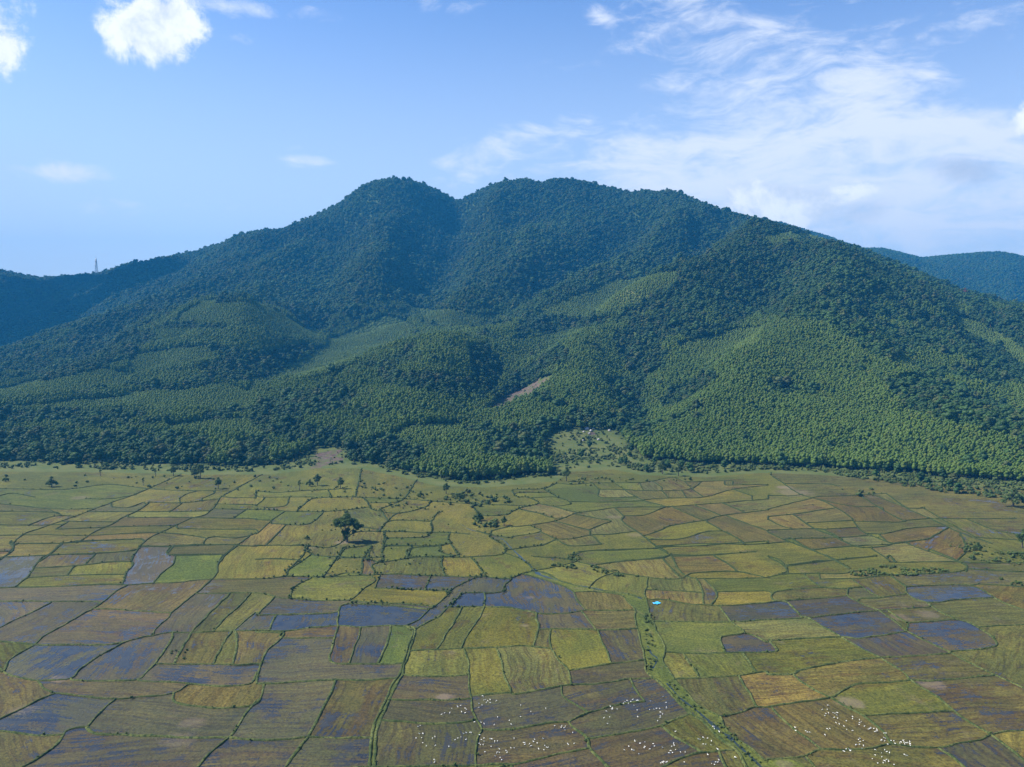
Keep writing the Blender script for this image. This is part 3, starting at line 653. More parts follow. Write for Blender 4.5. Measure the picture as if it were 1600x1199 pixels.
sheet(400, 840, 3.34, """
0,42 130,42 260,40
0,115 100,112 220,118
260,40 250,90 220,118 170,170 150,205 0,218
150,205 290,208 230,240 190,275 180,310
290,208 400,205 500,200 600,200 640,195 750,193 900,200 1040,205 1100,208 1180,200
600,200 620,230 560,270 520,310 490,330
60,295 120,315 200,322 300,328 400,330 490,330
0,290 60,295
0,410 50,360 100,310
0,408 110,405 300,400 420,390 440,360 490,345
490,345 560,348 700,355 800,365 900,375 930,360
490,330 600,340 700,345 830,352 930,360
610,265 750,270 850,275 1000,280
620,265 650,195
880,275 910,200
930,360 980,320 1030,270 1090,235 1150,210 1200,205
110,405 90,440 70,488
0,485 150,490 250,475 350,468 430,460 550,468 680,462 780,465
430,460 430,400 440,360
780,465 850,430 900,380
780,465 810,480 820,500 800,560 775,620 760,690 740,730 700,780 680,840 650,900 620,980 605,1060 590,1199
780,465 830,480 815,560 790,620 770,690 765,720 730,770 700,830 670,900 650,955 630,1040 615,1199
830,480 850,465 900,440 960,410 1000,365
0,495 110,500 150,510 60,590 30,650 10,720 0,760
150,490 140,525 400,525
430,460 410,530 390,600 385,640 420,658 560,660 700,662 760,655
550,468 520,560 485,660
710,465 680,560 640,661
0,765 150,760 270,750 420,745 560,745 740,738
40,766 30,820 0,870
420,745 400,800 350,890 310,960 270,1040 200,1130 155,1199
0,1056 130,1054 260,1045 400,1045 610,1048
800,592 900,588 1000,585 1090,580 1180,578 1336,570
940,585 990,510 1040,430 1075,365
1070,580 1110,500 1160,430 1190,365
1000,365 1100,362 1190,362 1336,370
1010,365 1050,320 1080,292 1140,290 1195,292 1190,362
1195,292 1250,290 1300,280 1300,250 1336,220
1090,580 1110,650 1110,720 1115,780 1120,830 1125,880 1145,940 1180,1000 1160,1040 1150,1100 1145,1199
770,720 900,725 1000,725 1110,718
700,845 780,850 900,852 1000,850 1120,845
650,955 780,965 900,972 1000,972 1080,965 1145,955
1120,830 1200,820 1270,815 1336,810
1180,1000 1250,1005 1336,1000
1145,1190 1336,1185
1255,575 1280,650 1300,720 1330,812
270,40 290,90 390,100 560,110 640,130 700,125 800,110 880,100 970,100 1050,105 1160,100 1250,95 1300,80 1290,40 1220,0
170,170 230,130 290,90
350,205 400,140 420,100
395,205 480,185 600,200 620,180 600,150 640,130
970,100 970,150 990,205
1120,103 1160,150 1200,205
1180,200 1240,212 1300,216 1336,214
550,190 560,110 600,50
660,125 660,60 680,10
790,110 800,60 960,45
680,40 840,45 960,45 970,80 1060,100
1000,0 1020,40 1060,100
450,60 430,105
450,60 600,40
""")
sheet(800, 840, 3.34, """
0,95 50,115 90,150 110,175 50,190 0,215
50,190 150,215 230,240 310,275 330,300 340,330 370,360 385,380
0,370 130,395 210,400 300,395 385,380 450,383 560,382 640,378
330,285 440,285 560,300 610,340 640,378 645,430 650,475 680,560 690,640 700,700 740,735
130,395 130,440 140,470 110,570
135,480 250,478 400,480 440,485
360,385 400,430 440,485
440,485 560,482 650,475
450,485 470,540 500,600 520,660
200,482 195,530 210,590 240,640 300,695 310,770
300,695 400,680 510,660 600,650 690,640
0,570 80,568 160,575 205,580
0,820 80,810 200,790 310,770 420,765 520,755 620,740 740,735
260,780 265,830 340,880 400,915
620,740 650,800 690,855
300,965 400,915 500,885 600,865 690,855
0,1005 120,985 200,970 300,965
300,965 330,1000 390,1045 410,1100 450,1150 500,1199
390,1050 480,1040 600,1020 700,1000 780,985 850,950 930,920
0,1190 140,1160 250,1130 410,1100
780,985 850,1040 930,1090 990,1125
770,1199 880,1155 990,1125 1100,1115 1170,1110
1080,1118 1110,1180 1120,1199
740,735 800,790 860,850 930,920 1000,960 1050,1010 1110,1070 1170,1110 1230,1199
700,320 720,400 750,480 790,550 795,610 790,650 850,740 900,800 980,880 1090,935 1110,990 1180,1060 1260,1110 1336,1175
850,740 980,732 1100,728 1200,720 1280,705 1336,700
795,600 900,605 1000,607 1110,602 1336,600
1280,705 1200,600
890,605 960,700 970,732
1110,602 1090,540 1110,515 1215,500 1145,442
1215,500 1280,520 1336,552
740,437 850,440 950,442 1145,442 1240,435 1336,430
710,210 700,260 700,320 800,325 900,345 1000,355 1120,358 1230,350 1336,340
700,275 850,278 990,290
960,215 990,270 1000,355
110,100 180,105 260,110 330,125 430,150 540,185 650,200 760,215 880,215 930,190 1050,180 1180,180 1336,215
110,175 200,160 330,130
110,175 170,185 260,230 330,250 450,275 560,290 700,320
400,262 460,210 540,185
320,125 330,90 400,70 540,68 700,60 780,60
430,145 600,120 760,112 830,95
700,0 760,55 830,95 860,150 900,200 960,215
790,115 880,215
740,55 830,48 990,45 1150,30 1336,20
830,100 1000,95 1280,75
1180,180 1130,140 1050,95
960,215 1180,215 1336,212
1000,215 1070,290 1040,356
1070,285 1336,280
1085,358 1110,400 1145,442
1090,935 1180,920 1260,890 1336,885
1180,722 1230,800 1285,888
""")
sheet(1200, 840, 3.34, """
0,600 50,590 10,540 20,530
0,430 160,422 170,410 100,340 30,330 25,290 100,275 270,262 380,268 500,260
0,340 100,330 250,320 420,305
210,420 350,405 580,382 840,365
420,265 420,305 500,350 580,382 650,430 720,488
0,545 20,540 150,530 380,520 470,528 600,512 700,495 720,488
170,410 210,420 300,475 390,525 470,570 590,630 700,700 740,745
720,488 800,530 880,570 950,600 1050,655 1190,720 1336,790
620,380 720,440 740,445 860,438 990,430 1100,470 1200,555 1130,580 940,600
725,490 730,442
0,715 120,715 180,690 300,665 430,645 590,630 760,620 950,605
130,715 200,770 330,840
0,885 180,860 320,840 380,805 460,770 580,760 740,745
740,745 850,750 1000,735 1190,722
740,745 800,780 880,830 970,905 1060,970 1160,1030 1250,1090 1336,1160
500,932 650,922 800,918 970,905
330,840 420,890 500,932 600,1010 650,1085
20,885 80,950 180,1030 280,1105
0,1160 150,1150 210,1130 280,1105 400,1108 540,1100 640,1082 750,1095 890,1098 1000,1075 1110,1055 1160,1030 1240,1015 1336,1008
890,1098 950,1140 1020,1199
190,1140 240,1199
720,258 850,253 1050,250 1160,300 1180,315 1000,325 830,340 730,300 720,258
1050,250 1130,245 1336,260
1180,315 1250,350 1336,380
1100,470 1336,455
830,340 900,390 990,430
480,320 560,318 720,295
430,210 520,280 600,318
190,200 260,250 300,265
0,210 100,190 380,190 430,180 560,165
110,0 200,50 330,110 430,165
220,65 400,50 530,42 650,35 800,15
100,150 220,135 380,115 570,98
0,100 60,115 100,160 100,190
270,218 480,215
640,130 800,130 1000,130 1040,165 940,185 620,200 480,215
840,60 940,100 1020,135
540,60 620,110 640,130
1040,165 1336,180
1020,135 1336,135
640,200 720,258
""")
sheet(0, 580, 4.0, """
0,880 140,878 370,885
0,962 200,965 400,962
80,1080 150,1020 250,985 380,940 480,905 600,860 720,815 850,770 1010,700
60,1075 90,1110 0,1180
300,862 420,865 590,862
180,962 330,910 460,908
350,990 500,985 700,975 900,970 1100,968
390,940 580,942 740,945
0,1028 140,1026 300,1025 560,1028 800,1018 1000,1012 1200,1030 1290,1045
100,1080 380,1078 640,1060 890,1050
480,1078 600,1000 700,960 760,920 850,880 930,825
350,990 430,940
230,1199 320,1140 390,1078
100,1160 350,1150 600,1140 840,1125
820,1199 850,1130 890,1080 940,1040 1000,1012 1050,990 1130,950 1200,920 1280,900 1340,850 1380,790 1450,750 1560,690
800,915 1050,915 1260,918 1599,925
560,880 830,880 1080,880 1320,875
530,800 700,798 850,775
1060,885 1140,825
930,820 1140,825 1360,800
700,850 800,855 900,820
1130,825 1130,790 1240,750 1440,752
1260,800 1340,765
1340,830 1599,838
1340,862 1599,868
1400,790 1599,795
1450,925 1540,868
1110,985 1300,990 1599,990
1270,1085 1310,1040 1470,1045 1560,1030 1599,1015
870,1100 1050,1095 1280,1085 1480,1090
1480,1090 1560,1035
1040,1145 1090,1095
1060,1150 1390,1145
1370,1199 1420,1140 1480,1095
1490,1095 1599,1095
0,780 80,765 220,790
200,740 430,740 680,710 960,740 1240,750
0,735 200,740
0,830 300,862
380,900 300,862
""")
sheet(400, 580, 4.0, """
0,865 180,875 260,878 420,880 560,870 710,850
260,870 330,810 380,795 520,790 660,792 710,840
0,1020 60,970 130,910 190,875
50,790 50,800 0,845
0,780 40,790 200,788 370,790
50,855 180,845 210,790
0,750 130,760 270,750 500,740 560,725
100,955 320,960 420,885
0,1095 100,1090 300,1092
0,930 110,935
190,960 60,1090
700,825 880,820 930,790 960,750
770,865 890,820
710,850 740,870 860,890 960,880 1060,850 1100,815
770,1005 830,940 1000,935 1090,940 1130,890 1160,880
770,1005 930,1005 1090,1010 1095,940
1090,1010 1050,1040 830,1045 800,1060 790,1199
820,945 850,910 900,885
800,1005 805,1050
800,1095 1000,1095 1150,1090 1215,1080
1095,1010 1210,1010 1200,1050 1230,1100 1270,1150
560,1100 500,1190
720,1100 690,1190
530,1170 780,1165
950,1160 1180,1165 1270,1150
970,1095 950,1160
1210,1010 1330,1020
660,792 930,800 1100,815 1340,830 1599,840
1340,790 1460,838
1470,1000 1599,970
1380,1000 1490,1030 1599,1045
1340,830 1410,900 1560,900 1599,880
450,740 470,790
640,700 620,790
780,870 830,940
760,1005 620,1010 480,1100 300,1092
560,870 600,960 760,990
""")
sheet(800, 580, 4.0, """
0,880 70,850 170,830 100,790 40,790 20,765 220,760
100,795 280,790 370,830 260,845 170,830
0,745 70,740 200,735 280,700
200,735 230,760 290,790
50,865 170,890 260,920 330,915
0,975 110,965 280,935 400,890 540,870 640,855 780,850 960,850 1100,840 1310,825 1599,800
250,845 340,870 430,890
0,1035 180,1005 110,965
180,1005 280,1050 400,1045 500,1025 640,1020 780,1000
270,940 400,975 480,995 490,1025
480,995 560,960 620,940 550,925 390,895
110,1100 200,1085 280,1050
280,1055 370,1095 560,1085
640,700 700,740 760,780 840,815 900,830 980,855
640,700 810,698 880,690 940,745 820,748 690,740
880,690 1000,665 1080,690 1220,690 1380,685
820,748 800,698
940,750 1110,740 1190,690
500,700 540,740 550,790 700,790 780,785
520,820 620,820 840,812
820,805 1000,795 1200,790 1380,740 1599,715
280,700 380,710 500,700 640,700
540,740 700,742
940,750 980,798
1060,745 1090,795
1080,690 1130,740 1200,790
1000,850 1150,915 1220,940
1150,842 1300,900
820,1030 920,1000 980,970 1100,950 1220,930 1310,905 1599,870
820,1030 880,1080 940,1110 980,1140
850,1055 1060,1050 1200,1005 1320,1000
1220,945 1320,1000 1400,1040 1460,1090
400,1130 560,1120 720,1115 940,1110
600,1199 800,1180 960,1160 1000,1140
980,1150 1200,1150 1530,1130
900,1095 1200,1080 1470,1085 1599,1080
700,905 830,900 960,850
640,855 700,910 690,940 820,1030
560,1085 500,1025
1310,825 1450,880
1380,740 1500,780
1320,900 1599,1000
1330,715 1599,710
""")
sheet(1200, 620, 4.0, """
20,495 100,545 200,610 330,650 420,690 520,760 570,830 670,880 780,920
100,545 350,545 450,560
0,620 150,620 220,610
0,705 130,670 260,640 320,625 500,620 740,605
0,750 160,735 330,710
300,640 520,685 700,690 720,710
580,620 720,710 860,785
740,605 870,700 960,740 1050,780 1200,850 1400,920
720,640 880,700 980,695
160,740 280,820 400,870 540,935 620,945
0,770 100,815 160,825
0,835 250,825 350,830 440,825
240,790 440,780
350,830 460,890
350,885 480,880 650,865
100,890 370,885
620,855 720,860 880,825 1010,815
530,780 800,785 860,775 1000,765
1010,760 1240,765 1550,762
960,690 1130,790 1300,880
700,870 770,915 890,905 1000,890 1050,865
620,945 730,935 780,920
0,850 110,900 270,960 420,1020 520,1080
270,960 400,945 560,930
120,1055 300,1030 430,1022
430,1022 500,1015 680,995
0,1000 90,1050 120,1085 100,1100 0,1130
0,920 130,905
850,905 890,930 1040,980 1180,1030 1240,1060 1240,1100
760,990 800,1035
1200,850 1240,950 1180,1030
1300,880 1599,900
1240,765 1400,830 1599,870
""")
# carry lines that run out of the picture on beyond its border
def extend(p, q):
    d = np.array(p)-np.array(q); n = np.hypot(*d)+1e-6; d = d/n
    if p[0] < 6: return [tuple(np.array(p)+d*(260/max(abs(d[0]), .35)))]
    if p[0] > 1592: return [tuple(np.array(p)+d*(260/max(abs(d[0]), .35)))]
    if p[1] > 1193: return [tuple(np.array(p)+d*(160/max(abs(d[1]), .35)))]
    return []
def smooth(l, n=4):
    P = [np.array(l[0])*2-np.array(l[1])]+[np.array(p) for p in l]+[np.array(l[-1])*2-np.array(l[-2])]; o = []
    for i in range(1, len(P)-2):
        for k in range(n):
            t = k/n; a, b, c, d = P[i-1:i+3]
            o.append(tuple(.5*((2*b)+(c-a)*t+(2*a-5*b+4*c-d)*t*t+(3*b-a-3*c+d)*t**3)))
    return o+[l[-1]]
def dense(l):
    if len(l) > 2: return smooth(l)
    p, q = np.array(l[0]), np.array(l[1]); return [tuple(p+(q-p)*t) for t in (0, .33, .66, 1)]
FL = [dense(l) for l in L]
EDG = [(a, b+4) for a, b in EDGE]
SEG = []
for i, l in enumerate(FL+[EDG]):
    for j in range(len(l)-1): SEG.append((i, *l[j], *l[j+1]))
SEG = np.array(SEG)
# joins between sheets: pull loose ends onto the nearest other line
def snap(i, p, r):
    k = SEG[SEG[:, 0] != i]; a = k[:, 1:3]; b = k[:, 3:5]; d = b-a; t = np.clip(((np.array(p)-a)*d).sum(1)/((d*d).sum(1)+1e-9), 0, 1)
    q = a+d*t[:, None]; e = np.hypot(*(q-np.array(p)).T); m_ = e.argmin(); v = q[m_]-np.array(p)
    return tuple(q[m_]+v/(e[m_]+1e-9)*.7) if e[m_] < r else None
def cast(i, p, q, r):
    k = SEG[SEG[:, 0] != i]; p = np.array(p); d = p-np.array(q); d = d/(np.hypot(*d)+1e-9); a = k[:, 1:3]; e = k[:, 3:5]-a
    den = d[0]*e[:, 1]-d[1]*e[:, 0]; den = np.where(abs(den) < 1e-9, 1e-9, den); w = a-p
    t = (w[:, 0]*e[:, 1]-w[:, 1]*e[:, 0])/den; u = (w[:, 0]*d[1]-w[:, 1]*d[0])/den
    t = np.where((u >= 0) & (u <= 1) & (t > .5), t, 1e9); m_ = t.min()
    return tuple(p+d*(m_+.7)) if m_ < r else None
nsn = 0
for i, l in enumerate(FL):
    for end in (0, -1):
        p = l[end]
        if 5 < p[0] < 1595 and p[1] < 1195:
            s = snap(i, p, 12 if p[1] > 880 else 8)
            if s: l.insert(0, s) if end == 0 else l.append(s); nsn += 1
            else:
                s = cast(i, p, l[2] if end == 0 else l[-3], 48)
                if s: l.insert(0, s) if end == 0 else l.append(s)
                else: print('loose', [round(v) for v in p])
FL = [extend(s[0], s[1])+s+extend(s[-1], s[-2]) for s in FL]
FL += [[(-45, 745), (-60, 900), (-40, 1040), (-60, 1245)], [(1650, 800), (1640, 950), (1655, 1100), (1640, 1245)], [(-60, 1240), (400, 1232), (900, 1240), (1300, 1230), (1655, 1240)]]
edge_px = [(a, b+4) for a, b in EDGE]
allv = []; alle = []; 
def addline(s):
    k = len(allv); allv.extend(Vector(p) for p in s); alle.extend((k+i, k+i+1) for i in range(len(s)-1))
for s in FL: addline(s)
addline(edge_px)
addline([(-500,742),(-500,1420),(2100,1420),(2100,806)])
cv, ce, cf_, _, oe, _ = delaunay_2d_cdt(allv, alle, [], 0, 0.35)
con = {tuple(sorted(e)) for e, o in zip(ce, oe) if len(o)}
par = list(range(len(cf_)))
def find(a):
    while par[a] != a: par[a] = par[par[a]]; a = par[a]
    return a
em = {}
for fi, f in enumerate(cf_):
    for i in range(3):
        e = tuple(sorted((f[i], f[(i+1) % 3])))
        if e in con: continue
        if e in em: par[find(fi)] = find(em[e])
        else: em[e] = fi
comps = {}
for fi in range(len(cf_)): comps.setdefault(find(fi), []).append(fi)
CV = np.array([v[:] for v in cv]); ex = np.array(edge_px)
def tri_area(a, b, c): return abs((b[0]-a[0])*(c[1]-a[1])-(c[0]-a[0])*(b[1]-a[1]))/2
# what grows or stands where: point in the field -> look
LOOK = {'pond': ((.05,.05,.06), 1.0, 0), 'flood': ((.10,.095,.06), .62, .5), 'wet': ((.105,.070,.062), .40, .8), 'damp': ((.150,.125,.060), .28, .8),
        'green': ((.150,.178,.045), .05, .25), 'lush': ((.120,.165,.040), .05, .1), 'yellow': ((.215,.205,.060), .03, .55), 'olive': ((.165,.155,.055), .14, .7),
        'tan': ((.235,.195,.100), .03, .8), 'brown': ((.135,.095,.065), .12, .6), 'grass': ((.100,.135,.035), .0, 0.)}
SEED = {'grass': [(1040,1005),(1037,1055),(900,922),(1010,1000),(1000,990),(700,960),(635,1000),(830,893)],
 'pond': [(735,937),(590,960),(475,971)],
 'flood': [(835,930),(780,920),(200,1025),(10,903),(1480,930),(1490,992),(330,1060),(180,1063),(80,1030),(410,973),(240,895),(1390,975),(1230,945),(20,965),(80,1120),(1175,1005),(60,945)],
 'wet': [(460,1030),(500,1052),(665,1073),(670,1110),(690,1165),(440,1110),(840,1110),(840,1160),(940,1083),(1015,1165),(830,1196),(240,1105),(200,1185),(60,1185),(430,1185),(520,1185),(360,1185),(900,1060),(750,888),(800,882),
   (650,908),(705,912),(870,970),(105,970),(150,990),(1275,945),(1330,945),(1320,978),(965,1000),(535,1010),(560,1010),(600,1015),(1430,1010),(40,925),(1010,1120),(640,970),(1540,1180)],
 'damp': [(1370,1140),(560,1110),(1080,960),(1100,990),(60,880),(140,880),(235,880),(350,940),(380,1010),(320,1010),(60,1080),(1450,1150),(1200,1170),(1230,1170),(1500,905),(1430,1050),(1560,1090)],
 'lush': [(275,893),(825,875),(1010,870),(820,1010)],
 'green': [(900,1010),(740,800),(640,830),(650,820),(660,845),(620,785),(540,770),(470,770),(870,770),(920,790),(710,830),(640,860),(530,880),(470,885),(440,800),(470,800),(830,750),(690,785),(560,895),(1120,830),(1380,1090)],
 'yellow': [(390,885),(480,930),(500,917),(700,935),(620,922),(130,912),(110,900),(1250,890),(1160,965),(1190,925),(1260,860),(1330,1000),(870,783),(1000,1100),(760,1060),(350,870),(960,920)],
 'brown': [(1070,803),(1105,805),(1370,795),(1390,805),(1350,780),(1190,878),(1290,848),(1310,850),(1040,820),(1460,1170),(1560,830),(1500,840),(1400,790),(20,790),(1460,830),(340,1090)],
 'tan': [(1020,765),(1060,765),(1100,760),(970,775),(890,800),(420,840),(410,830),(1050,920),(1080,935),(950,965),(950,945),(1230,1080),(1260,1085),(800,1060),(760,1055),(640,985),(870,830),(980,830),(1100,860)]}
SPOT = [(280,1157,5.2,.35),(695,1089,3.0,.8),(1328,1098,4.5,.8),(534,848,4.5,.8),(1226,762,7.0,.95),(1240,770,14.,.6),(960,808,5.,.5),(990,836,5.,.5),(1225,1195,3,.5),(820,978,2,.6),(95,1060,3.5,.7),(35,1110,4.5,.5),(125,778,7.,.5),(1455,1070,5.,.7),(1450,960,5,.5),(300,1130,4,.4),(828,934,2.2,.9),(1405,965,5,.5)]
fcols = []
def comp_at(px, py):
    for c, fs in CB:
        x0, x1, y0, y1 = c['bb']
        if x0 <= px <= x1 and y0 <= py <= y1:
            for fi in fs:
                a, b, d = (CV[i] for i in cf_[fi])
                s1 = (b[0]-a[0])*(py-a[1])-(b[1]-a[1])*(px-a[0]); s2 = (d[0]-b[0])*(py-b[1])-(d[1]-b[1])*(px-b[0]); s3 = (a[0]-d[0])*(py-d[1])-(a[1]-d[1])*(px-d[0])
                if (s1 >= 0) == (s2 >= 0) == (s3 >= 0): return c
CB = []
for cid, fs in comps.items():
    pts = CV[np.unique(np.array([cf_[f] for f in fs]))]
    cen = np.mean([CV[list(cf_[f])].mean(0)*1 for f in fs], 0)
    ar = sum(tri_area(*(CV[i] for i in cf_[f])) for f in fs)
    aw = np.array([tri_area(*(CV[i] for i in cf_[f])) for f in fs]); cen = (np.array([CV[list(cf_[f])].mean(0) for f in fs])*aw[:, None]).sum(0)/max(aw.sum(), 1e-9)
    if cen[1] < np.interp(cen[0], ex[:, 0], ex[:, 1]) or ar < .8: continue
    pe = 0
    for f in fs:
        t = cf_[f]
        for i in range(3):
            if tuple(sorted((t[i], t[(i+1) % 3]))) in con: pe += np.hypot(*(CV[t[i]]-CV[t[(i+1) % 3]]))
    CB.append((dict(seeds=[], bb=(pts[:, 0].min(), pts[:, 0].max(), pts[:, 1].min(), pts[:, 1].max()), cen=cen, ar=ar, pe=pe, look=None), fs))
for lk, pl in SEED.items():
    for p in pl:
        c = comp_at(*p)
        if c is not None: c['look'] = c['look'] or lk; c['seeds'].append(lk)
        else: print('no field at', p)
rp = random.Random(11)
for c, fs in CB:
    if len(set(c['seeds'])) > 1 or c['ar'] > 16000: print('merged', [round(q) for q in c['bb']], c['seeds'], round(c['ar']))
def default_look(c):
    x, y = c['cen']; thin = c['ar']/max(c['pe'], 1)
    if thin < (1.6 if y < 900 else 2.6): return 'grass'
    if y < 772 and x < 960: w = [('green', 5), ('yellow', 2)]
    elif 440 < x < 880 and y < 880: w = [('green', 6), ('yellow', 2), ('olive', 2), ('tan', 1)]
    elif x <= 440 and y < 790: w = [('green', 4), ('yellow', 3), ('olive', 1)]
    elif x <= 440 and y < 900: w = [('olive', 5), ('tan', 2), ('brown', 1), ('yellow', 2), ('damp', 1)]
    elif x > 880 and y < 900: w = [('olive', 3), ('tan', 3), ('brown', 2), ('yellow', 2)]
    elif x <= 640: w = [('damp', 4), ('olive', 4), ('wet', 2)]
    else: w = [('olive', 5), ('yellow', 3), ('damp', 2), ('tan', 1)]
    return rp.choices([a for a, _ in w], [b for _, b in w])[0]
npad = 0
for c, fs in CB:
    lk = 'olive' if c['ar'] > 40000 else (c['look'] or default_look(c)); colr, wet_, rows_ = LOOK[lk]; colr = tuple(.52*(0.40*a+.60*b) for a, b in zip(colr, (.185, .165, .050))); colr = (colr[0]*.92, colr[1]*.985, colr[2]*.86); npad += 1
    ids = sorted({i for f in fs for i in cf_[f]}); mp = {q: i for i, q in enumerate(ids)}
    co = [(*ground(*CV[q], .03), .03) for q in ids]
    fc_ = []
    for f in fs:
        a, b, d = (mp[q] for q in cf_[f])
        u = Vector(co[b])-Vector(co[a]); w = Vector(co[d])-Vector(co[a])
        fc_.append((a, b, d) if u.cross(w).z > 0 else (a, d, b))
    me = np_mesh('rice_paddy', co, fc_, [M_paddy])
    # planting rows follow the longest bund of the field
    best = (0, 0)
    hist = {}
    for f in fs:
        t = cf_[f]
        for i in range(3):
            e = tuple(sorted((t[i], t[(i+1) % 3])))
            if e in con:
                p, q = co[mp[e[0]]], co[mp[e[1]]]; dx, dy = q[0]-p[0], q[1]-p[1]; ln = math.hypot(dx, dy); an = math.atan2(dy, dx) % math.pi
                hist[int(an/math.pi*12)] = hist.get(int(an/math.pi*12), 0)+ln
    k = max(hist, key=hist.get) if hist else 0
    ang_ = 1-((k+.5)/12) % 1.0
    j = lambda: rp.uniform(.86, 1.14); g = rp.uniform(.85, 1.15)
    n = len(co)
    for nm, val in (('fcol', (min(1, colr[0]*g*j()), min(1, colr[1]*g), colr[2]*g*j(), 1)), ('fprm', (wet_*rp.uniform(.85, 1.12) if lk != 'pond' else 1, ang_, rows_, 1))):
        at = me.attributes.new(nm, 'FLOAT_COLOR', 'POINT'); at.data.foreach_set('color', np.tile(np.array(val, np.float32), n))
    at = me.attributes.new('foff', 'FLOAT', 'POINT'); at.data.foreach_set('value', np.full(n, rp.random(), np.float32))
    tag(link(bpy.data.objects.new('rice_paddy', me)), kind='structure')
print('paddies', npad)
# mud and sand spots in the paddy surface; one upper right paints a water glint
N = NT.__new__(NT); N.t = M_paddy.node_tree
pos_nd = next(n_ for n_ in N.t.nodes if n_.type == 'NEW_GEOMETRY'); soil_nd = next(n_ for n_ in N.t.nodes if n_.type == 'BSDF_PRINCIPLED')
cur = soil_nd.inputs['Base Color'].links[0].from_socket
mixw = next(n_ for n_ in N.t.nodes if n_.type == 'MIX_SHADER'); pf_s = mixw.inputs[0].links[0].from_socket
nz = N.m('MULTIPLY', N.m('SUBTRACT', N.noise(pos_nd.outputs['Position'], .35, 4, .6), .5), 1.6)
tot = None
for a_, b_, r_, w_ in [(a, b, r*.7, w*.5) for a, b, r, w in SPOT]:
    gx_, gy_ = ground(a_, b_)
    dd = N.vm('LENGTH', N.mapping(N.vm('SUBTRACT', pos_nd.outputs['Position'], (gx_, gy_, 0)), (.8/r_, .9/r_, 0)))
    q = N.mr(N.m('ADD', dd, nz), .45, 1.1, w_, 0)
    tot = q if tot is None else N.m('MAXIMUM', tot, q)
N.set(soil_nd.inputs['Base Color'], N.mix(tot, cur, (.20, .15, .12)))
N.set(mixw.inputs[0], N.m('MULTIPLY', pf_s, N.m('SUBTRACT', 1.0, tot)))

# bunds: raised earth banks with grass, one connected net
BV = []; BF = []; bn = 0; TUFT = []
prof = [(-.95, -.05), (-.62, .34), (-.25, .50), (.28, .48), (.62, .32), (.95, -.05)]
for li, s in enumerate(FL):
    w = np.array([ground(*p) for p in s]); seg = np.hypot(*np.diff(w, axis=0).T); tt = np.r_[0, np.cumsum(seg)]
    if tt[-1] < 2: continue
    dist = np.hypot(*w.mean(0)); st = 1.2 if dist < 300 else 2.2
    n = max(3, int(tt[-1]/st)); t = np.linspace(0, tt[-1], n)
    P = np.stack([np.interp(t, tt, w[:, 0]), np.interp(t, tt, w[:, 1])], 1)
    P += np.stack([fbm(P[:, 0]/9, P[:, 1]/9, 2), fbm(P[:, 0]/9+33, P[:, 1]/9, 2)], 1)*.55
    T = np.gradient(P, axis=0); T /= np.linalg.norm(T, axis=1)[:, None]+1e-9; Nn = np.stack([-T[:, 1], T[:, 0]], 1)
    ws = .42*(1+.5*fbm(P[:, 0]/4+5, P[:, 1]/4, 2))*rp.uniform(.75, 1.25)*(1.0+.25*(dist > 330)); hs = .62*(1+.7*fbm(P[:, 0]/5+90, P[:, 1]/5, 2))
    for k, (a, b) in enumerate(prof):
        jx = rng.normal(0, .06, n)
        BV.append(np.c_[P+Nn*((a+jx)*ws)[:, None], np.where(b > 0, b*hs+rng.normal(0, .05, n), -.05)])
    K = len(prof); ii = np.arange(n-1)
    for k in range(K-1): BF.append(np.stack([bn+k*n+ii, bn+k*n+ii+1, bn+(k+1)*n+ii+1, bn+(k+1)*n+ii], 1)[:, ::-1])
    bn += n*K
    # grass and low bushes growing on the bank, thick on the middle and upper fields
    px = np.array(s)[:, 0].mean(); py = np.array(s)[:, 1].mean()
    dens = .10
    if py < 880: dens = .55
    if 440 < px < 860 and py < 950: dens = .95
    if py < 800: dens = max(dens, .7)
    if px > 900 and py < 900: dens = .38
    for q in P:
        if rng.random() < dens*.8*st/1.2*(.25+1.6*max(0, float(fbm(np.array([q[0]/14]), np.array([q[1]/14]), 2)[0])+.25)):
            sc_ = rng.uniform(.14, .38) if 440 < px < 860 and py < 950 else rng.uniform(.08, .24); TUFT.append((q[0]+rng.normal(0, .35), q[1]+rng.normal(0, .35), .15, sc_, sc_*rng.uniform(.9, 1.5)))
me = np_mesh('field_bunds', np.concatenate(BV), np.concatenate(BF), [M_bund], smooth=True)
tag(link(bpy.data.objects.new('field_bunds', me)), kind='structure')

# loose bushes: scrub patches among the fields, creek banks
def patch(poly, n, s0, s1):
    xs = [p[0] for p in poly]; ys = [p[1] for p in poly]; k = 0
    while k < n:
        a, b = rng.uniform(min(xs), max(xs)), rng.uniform(min(ys), max(ys))
        if not inpoly(np.array([a]), np.array([b]), poly)[0]: continue
        x, y = ground(a, b); k += 1
        if fbm(np.array([x/8]), np.array([y/8]), 2)[0] < -.12: continue
        s = rng.uniform(s0, s1); TUFT.append((x, y, .05, s, s*rng.uniform(.7, 1.2)))
patch([(1325,893),(1390,884),(1450,888),(1480,893),(1440,900),(1330,901)], 220, .2, .5)
patch([(1480,850),(1520,845),(1560,860),(1600,865),(1800,870),(1800,900),(1600,885),(1530,880),(1500,868)], 420, .2, .6)
patch([(1560,905),(1620,908),(1800,915),(1800,930),(1590,920)], 90, .2, .5)
patch([(1310,765),(1340,760),(1400,772),(1380,780),(1330,775)], 20, .4, .9)
patch([(860,885),(880,868),(900,865),(925,885),(1000,900),(990,905),(920,893)], 130, .2, .5)
patch([(735,815),(750,803),(780,815),(775,825),(745,825)], 50, .35, .9)
patch([(690,775),(735,770),(790,775),(800,785),(740,795),(700,790)], 70, .4, 1.0)
patch([(560,690+65),(680,765),(700,800),(620,800),(590,780)], 90, .25, .6)
